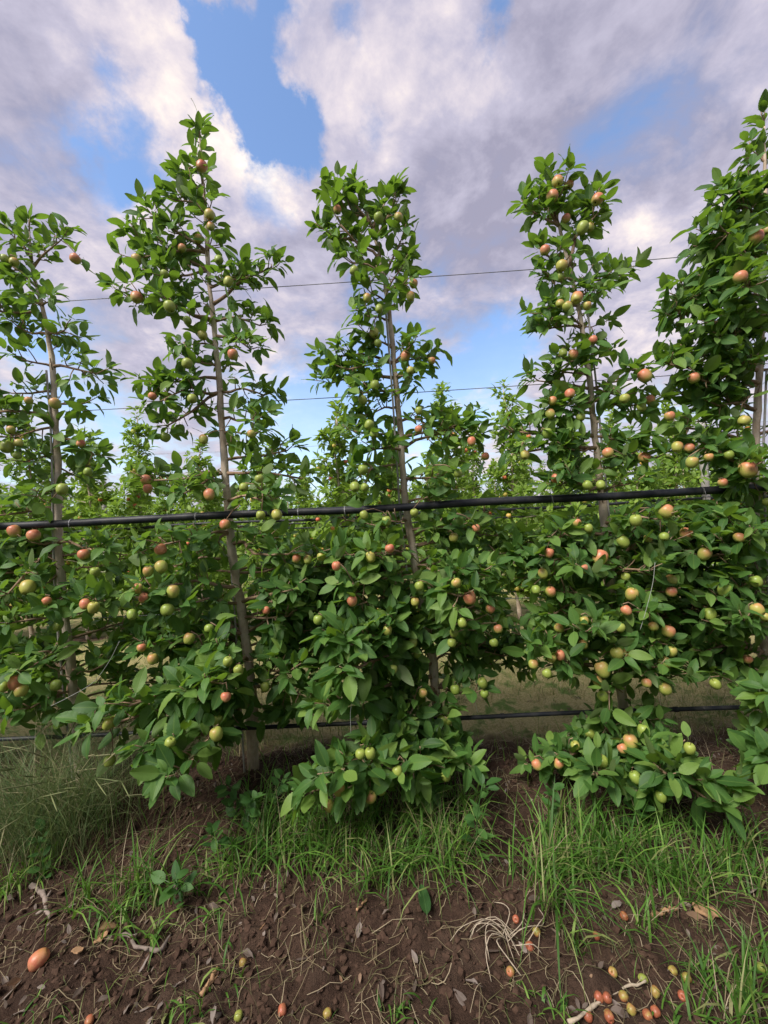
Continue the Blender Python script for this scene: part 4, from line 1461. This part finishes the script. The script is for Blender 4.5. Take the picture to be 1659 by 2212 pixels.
# feathery clump beside the crooked tree
fb, heads = [], []
c0 = on_ground(110, 1815)
for _ in range(1500):
    x, y = c0[0] + random.gauss(0, .15), c0[1] + random.gauss(0, .10)
    az = random.choice((random.gauss(3.3, .7), random.gauss(0.0, .8), random.uniform(0, 6.28)))
    p = V(x, y, gz1(x, y) - .01) - c0
    blade(fb, p, random.uniform(.32, .66), random.uniform(.7, 1.75), az, .0026, random.betavariate(1.6, 2.2), 6)
for b, r in random.sample(fb, 90):
    a, e = (b[-4] + b[-3]) / 2, (b[-1] + b[-2]) / 2
    heads.append((a, e))
o = link('grass_clump', None, None, c0)
tag(link('blades', blades_mesh('blades', fb, M['feather'], 6), o), kind='stuff')
mb = MB()
for a, e in heads:
    mb.tube([a, (a + e) / 2, e, e + (e - a) * .3], [.0008, .0026, .0022, .0006], 5, random.uniform(.75, 1))
tag(link('seed_heads', mb.mesh('seed_heads', M['feather']), o), kind='stuff')
tag(o, 'arching clump of fine feathery grass with pale seed heads at the crooked-top tree', 'grass clump')

# broad-leaved weeds
WEED_ME = [make_mesh('leaf', *LEAVES[i][:2], M['weed'], True, LEAVES[i][2], np.zeros(len(LEAVES[i][0]))) for i in range(8)]
WEEDS = [(395, 1960, .12, 7, .055, 'low broad-leaved weed growing beside green grass on bare soil'), (540, 1830, .22, 14, .055, 'bushy broad-leaved weed at the foot of the pointed tree'),
         (470, 1860, .14, 8, .05, 'small broad-leaved weed between straw and the pointed tree'), (100, 1900, .16, 10, .045, 'upright weed in front of the feathery grass clump'),
         (1030, 1850, .26, 16, .055, 'tall leafy weed between the blunt-top tree and the bare hollow'), (1380, 1800, .16, 10, .055, 'leafy weed under the fork-top tree'),
         (1200, 1790, .18, 10, .05, 'leafy weed in tall grass beside the fork-top tree'),
         (600, 1780, .20, 13, .05, 'leafy weed in the grass between the pointed and blunt-top trees'), (510, 1770, .18, 12, .055, 'dark leafy weed beside the bare foot of the pointed tree')]
for (px, py, h, n, L, lab) in WEEDS:
    c = on_ground(px, py)
    o = link('weed_plant', None, None, c)
    tag(o, lab, 'weed', 'weeds under the front row')
    mb = MB()
    st = [V(0, 0, -.01), V(random.uniform(-.02, .02), random.uniform(-.02, .01), h * .5), V(random.uniform(-.04, .04), random.uniform(-.05, .02), h)]
    pts = curve_pts(st, 8)
    mb.tube(pts, [.0028] * 4 + [.002] * 4, 6)
    link('stalk', mb.mesh('stalk', M['weed']), o)
    ls = []
    shoot(ls, pts, L, n)
    rosette(ls, pts[-1], V(0, -.2, 1), 4, L)
    for p, R, LL, r in ls:
        l = link('leaf', WEED_ME[int(r * 997) % 8], o)
        l.matrix_local = Matrix([list(map(float, R[i] * LL * V(1.15, 1, 1))) + [float(p[i])] for i in range(3)] + [[0, 0, 0, 1]])

# ------------------------------------------------------------------ things lying on the soil
MARKS = [('the long bent stick', 300, 2045), ('the large orange windfall', 85, 2080), ('the short crooked stick', 90, 1945), ('the pale root tangle', 1100, 2035), ('the long pale stalk', 1310, 2165),
         ('the lone green fallen leaf', 922, 1985), ('the short tan stick', 1435, 1972), ('the tan stick in thin grass', 452, 2120), ('the corner grass', 1610, 2150), ('the thin reddish stalk', 800, 1940)]


def near_mark(px, py):
    return min(MARKS, key=lambda m: math.hypot(m[1] - px, m[2] - py))[0]


FALLEN = [(0, 3200, "252 1062 62 r .1,580 1430 34 y .45,1545 1395 34 g .2,1575 1052 22 y .6"),
          (1024, 3200, "170 1360 32 r .7,463 1385 24 y .5,1650 1110 24 y .4"),
          (2048, 3200, "25 750 28 r .8,115 945 40 r .85,545 878 28 r .85,727 748 27 r .9,850 1138 32 g .1,1043 1105 38 y .15,930 1245 38 y .6,1103 1240 34 r .9,725 1285 32 y .5,775 1360 34 y .3,655 1110 20 y .5,1615 1085 42 g .1,495 1420 34 r .8,630 1408 28 r .9,565 1275 18 r .9,620 1320 20 r .9,882 1400 27 r .8,930 1370 36 r .85,1133 1155 17 y .3,160 850 16 y .4")]
for (ox, oy, txt) in FALLEN:
    for it in txt.split(','):
        x, y, r, c, rot = it.split()
        px, py = (ox + float(x) / 1.62) * .54004, (oy + float(y) / 1.62) * .54004
        p = on_ground(px, py)
        _, _, z = proj(p)
        rad = min(.034, max(.011, float(r) / 1.62 * .54 * z / FPX * (.80 if float(r) > 60 else .62)))
        rot = max(float(rot), .55) if c != 'g' and float(r) < 60 else float(rot)
        p = on_ground(px, py + 6)
        lab = {'r': 'brown rotting apple lying on soil near ', 'y': 'pinkish yellow windfall apple lying on soil near ', 'g': 'fresh pale green windfall apple lying on soil near '}[c] + near_mark(px, py)
        if float(r) > 60:
            lab = 'large orange windfall apple lying alone on dark soil away from the others'
        q = place_apple(V(p[0], p[1], gz1(p[0], p[1]) + rad * .62), rad, c, lab, lab, None, float(rot), True)

random.seed(5)
dl = leaf_variant(ST, .8, -.35, .7, .05, .22, True, 77)
dl2 = leaf_variant(ST, 1.2, .3, -.8, .06, .2, True, 78)
DEAD_ME = [make_mesh('dead_leaf', v, f, M['deadleaf'], True, uv, np.zeros(len(v))) for v, f, uv in (dl, dl2)]
spots = [(1140, 2065), (1050, 2060), (1520, 1990), (1210, 2030), (300, 2110), (45, 2120), (330, 2180), (640, 2080), (1150, 1990), (380, 1940), (330, 2000), (840, 1970), (450, 1960), (820, 2130), (1290, 2150), (210, 2170), (1180, 2150)]
spots += [(random.uniform(0, 1659), random.uniform(1930, 2205)) for _ in range(45)]
for px, py in spots:
    p = on_ground(px, py)
    o = link('dead_leaf', random.choice(DEAD_ME), None, p + V(0, 0, .008))
    s = random.uniform(.022, .048)
    o.scale = (s, s, s)
    o.rotation_euler = (random.uniform(-.4, .4), random.uniform(-.4, .4), random.uniform(0, 6.28))
    lab = 'dry curled grey-brown leaf lying on soil near ' + near_mark(px, py)
    tag(o, lab, 'dead leaf', 'dead leaves on the soil near ' + near_mark(px, py))
p = on_ground(922, 1985)
o = link('fallen_leaf', make_mesh('fallen_leaf', *LEAVES[0][:2], M['weed'], True, LEAVES[0][2], np.full(len(LEAVES[0][0]), .95)), None, p + V(0, 0, .012))
o.scale = (.085, .085, .085)
o.rotation_euler = (.5, .3, .25)
tag(o, 'single pale green leaf lying upright on the brown soil', 'leaf')


def stick(name, pix, rad, mat, label, cat='stick', lift=.006):
    pts = [on_ground(x, y) + V(0, 0, lift) for x, y in pix]
    mb = MB()
    b = pts[0].copy()
    cp = curve_pts([q - b for q in pts], 14)
    cp = [q + rvec() * rad * .45 for q in cp]
    mb.tube(cp, [rad * random.uniform(.6, 1.15) * (1 - .4 * i / 13) for i, _ in enumerate(cp)], 8, 0, .2)
    for i in (4, 8, 10):
        mb.tube([cp[i], cp[i] + unit(rvec() + V(0, 0, .6)) * rad * 2.4], [rad * .5, rad * .3], 6)
    tag(link(name, mb.mesh(name, mat), None, b), label, cat)


stick('dead_stick', [(70, 1915), (88, 1930), (98, 1955), (110, 1985)], .011, M['wood'], 'short crooked grey stick lying beside green grass tufts')
stick('dead_stick', [(230, 2030), (275, 2025), (300, 2050), (345, 2055), (370, 2020)], .008, M['wood'], 'long bent grey stick lying near tan bark flakes')
stick('dead_stick', [(435, 2150), (452, 2130), (470, 2090)], .009, M['tanwood'], 'tan stick lying in thin grass near the bottom of the slope')
stick('dead_stick', [(1230, 2215), (1300, 2165), (1350, 2140), (1395, 2125)], .005, M['root'], 'long pale straight stalk lying among rotting apples')
stick('dead_stick', [(770, 1970), (800, 1940), (830, 1900)], .004, M['tanwood'], 'thin reddish stalk leaning on soil below the blunt-top tree')
stick('dead_stick', [(1410, 1985), (1440, 1970), (1460, 1965)], .008, M['tanwood'], 'short tan stick lying beside bright green grass')


def flake(px, py, s, label):
    p = on_ground(px, py)
    n = 11
    top = []
    for k in range(n):
        th = 6.283 * k / n
        r = s * random.uniform(.6, 1.15)
        top.append((r * math.cos(th) * 1.3, r * math.sin(th) * .8, .006 + .012 * math.cos(th)))
    bot = [(a, b, c - .004) for a, b, c in top]
    fs = [tuple(range(n)), tuple(range(2 * n - 1, n - 1, -1))] + [(k, n + k, n + (k + 1) % n, (k + 1) % n) for k in range(n)]
    o = link('bark_flake', make_mesh('bark_flake', np.array(top + bot), fs, M['tanwood'], False), None, p + V(0, 0, .008))
    o.rotation_euler = (random.uniform(-.3, .3), random.uniform(-.3, .3), random.uniform(0, 6))
    tag(o, label, 'bark', 'bark flakes')


flake(237, 2005, .033, 'broad tan flake of bark touching the long bent stick')
flake(212, 2035, .026, 'upright tan flake of bark beside the long bent stick')
flake(165, 2060, .024, 'small ragged tan flake of bark near the large orange windfall')
flake(1525, 1975, .026, 'tan flake of bark between grass tufts under the broad tree')

# pale tangled roots
mb = MB()
c = on_ground(1100, 2030)
for k in range(17):
    th = random.gauss(.3, .6) + (math.pi if k % 3 else 0)
    ln = random.uniform(.07, .2)
    o0 = V(random.gauss(0, .02), random.gauss(0, .012), 0)
    pts = [V(0, 0, .006), V(math.cos(th) * ln * .4, math.sin(th) * ln * .35, random.uniform(.015, .05)), V(math.cos(th + .4) * ln * .8, math.sin(th + .4) * ln * .5, random.uniform(.01, .04)), V(math.cos(th + .6) * ln, math.sin(th + .6) * ln * .7, 0)]
    pts = [q + o0 for q in pts]
    pts = [q + V(0, 0, gz1(c[0] + q[0], c[1] + q[1]) - c[2]) for q in pts]
    mb.tube(curve_pts(pts, 10), random.uniform(.0009, .0016), 5)
tag(link('dry_roots', mb.mesh('dry_roots', M['root']), None, c), 'tangle of pale dry roots spread on the soil beside rotting apples', 'roots')

# crumbled leaf litter
fl = []
for _ in range(1500):
    x, y = random.uniform(-1.8, 1.8), random.uniform(.85, 2.3)
    if fbm(x + 3, y + 3, 2.5, 2) < -.12:
        continue
    s = random.uniform(.005, .016)
    R = leaf_frame(rvec(), unit(V(0, 0, 1) + rvec() * .6))
    fl.append((V(x, y, gz1(x, y) + .004), R, s * 1.6, random.random()))
tag(link('leaf_litter', join_leaves('leaf_litter', fl, FAR, M['deadleaf'])), 'crumbled grey-brown leaf litter on the soil', 'leaf litter', None, 'stuff')

# crumbs of soil
mb = MB()
cube = [(-1, -1, -1), (1, -1, -1), (1, 1, -1), (-1, 1, -1), (-1, -1, 1), (1, -1, 1), (1, 1, 1), (-1, 1, 1), (0, 0, 1.5), (0, 0, -1.5), (1.5, 0, 0), (-1.5, 0, 0), (0, 1.5, 0), (0, -1.5, 0)]
cf = []
for q, c_ in (((4, 5, 6, 7), 8), ((3, 2, 1, 0), 9), ((1, 2, 6, 5), 10), ((0, 4, 7, 3), 11), ((2, 3, 7, 6), 12), ((0, 1, 5, 4), 13)):
    for k in range(4):
        cf.append((q[k], q[(k + 1) % 4], c_))
cube = np.array(cube) * .62
for _ in range(11000):
    x, y = random.uniform(-1.8, 1.8), random.uniform(.85, 2.2)
    s = min(.012, .0028 / max(.12, random.random()) ** .8)
    R = leaf_frame(rvec(), rvec())
    v = (cube * (1 + np.array([[random.uniform(-.45, .35)] * 3 for _ in range(14)]))) @ R.T * s * V(1, 1, .75)
    mb.add(v + V(x, y, gz1(x, y) + s * .15), cf, 0)
tag(link('soil_crumbs', mb.mesh('soil_crumbs', M['clod'], False)), 'loose crumbs and clods of dark brown soil', 'soil', None, 'stuff')
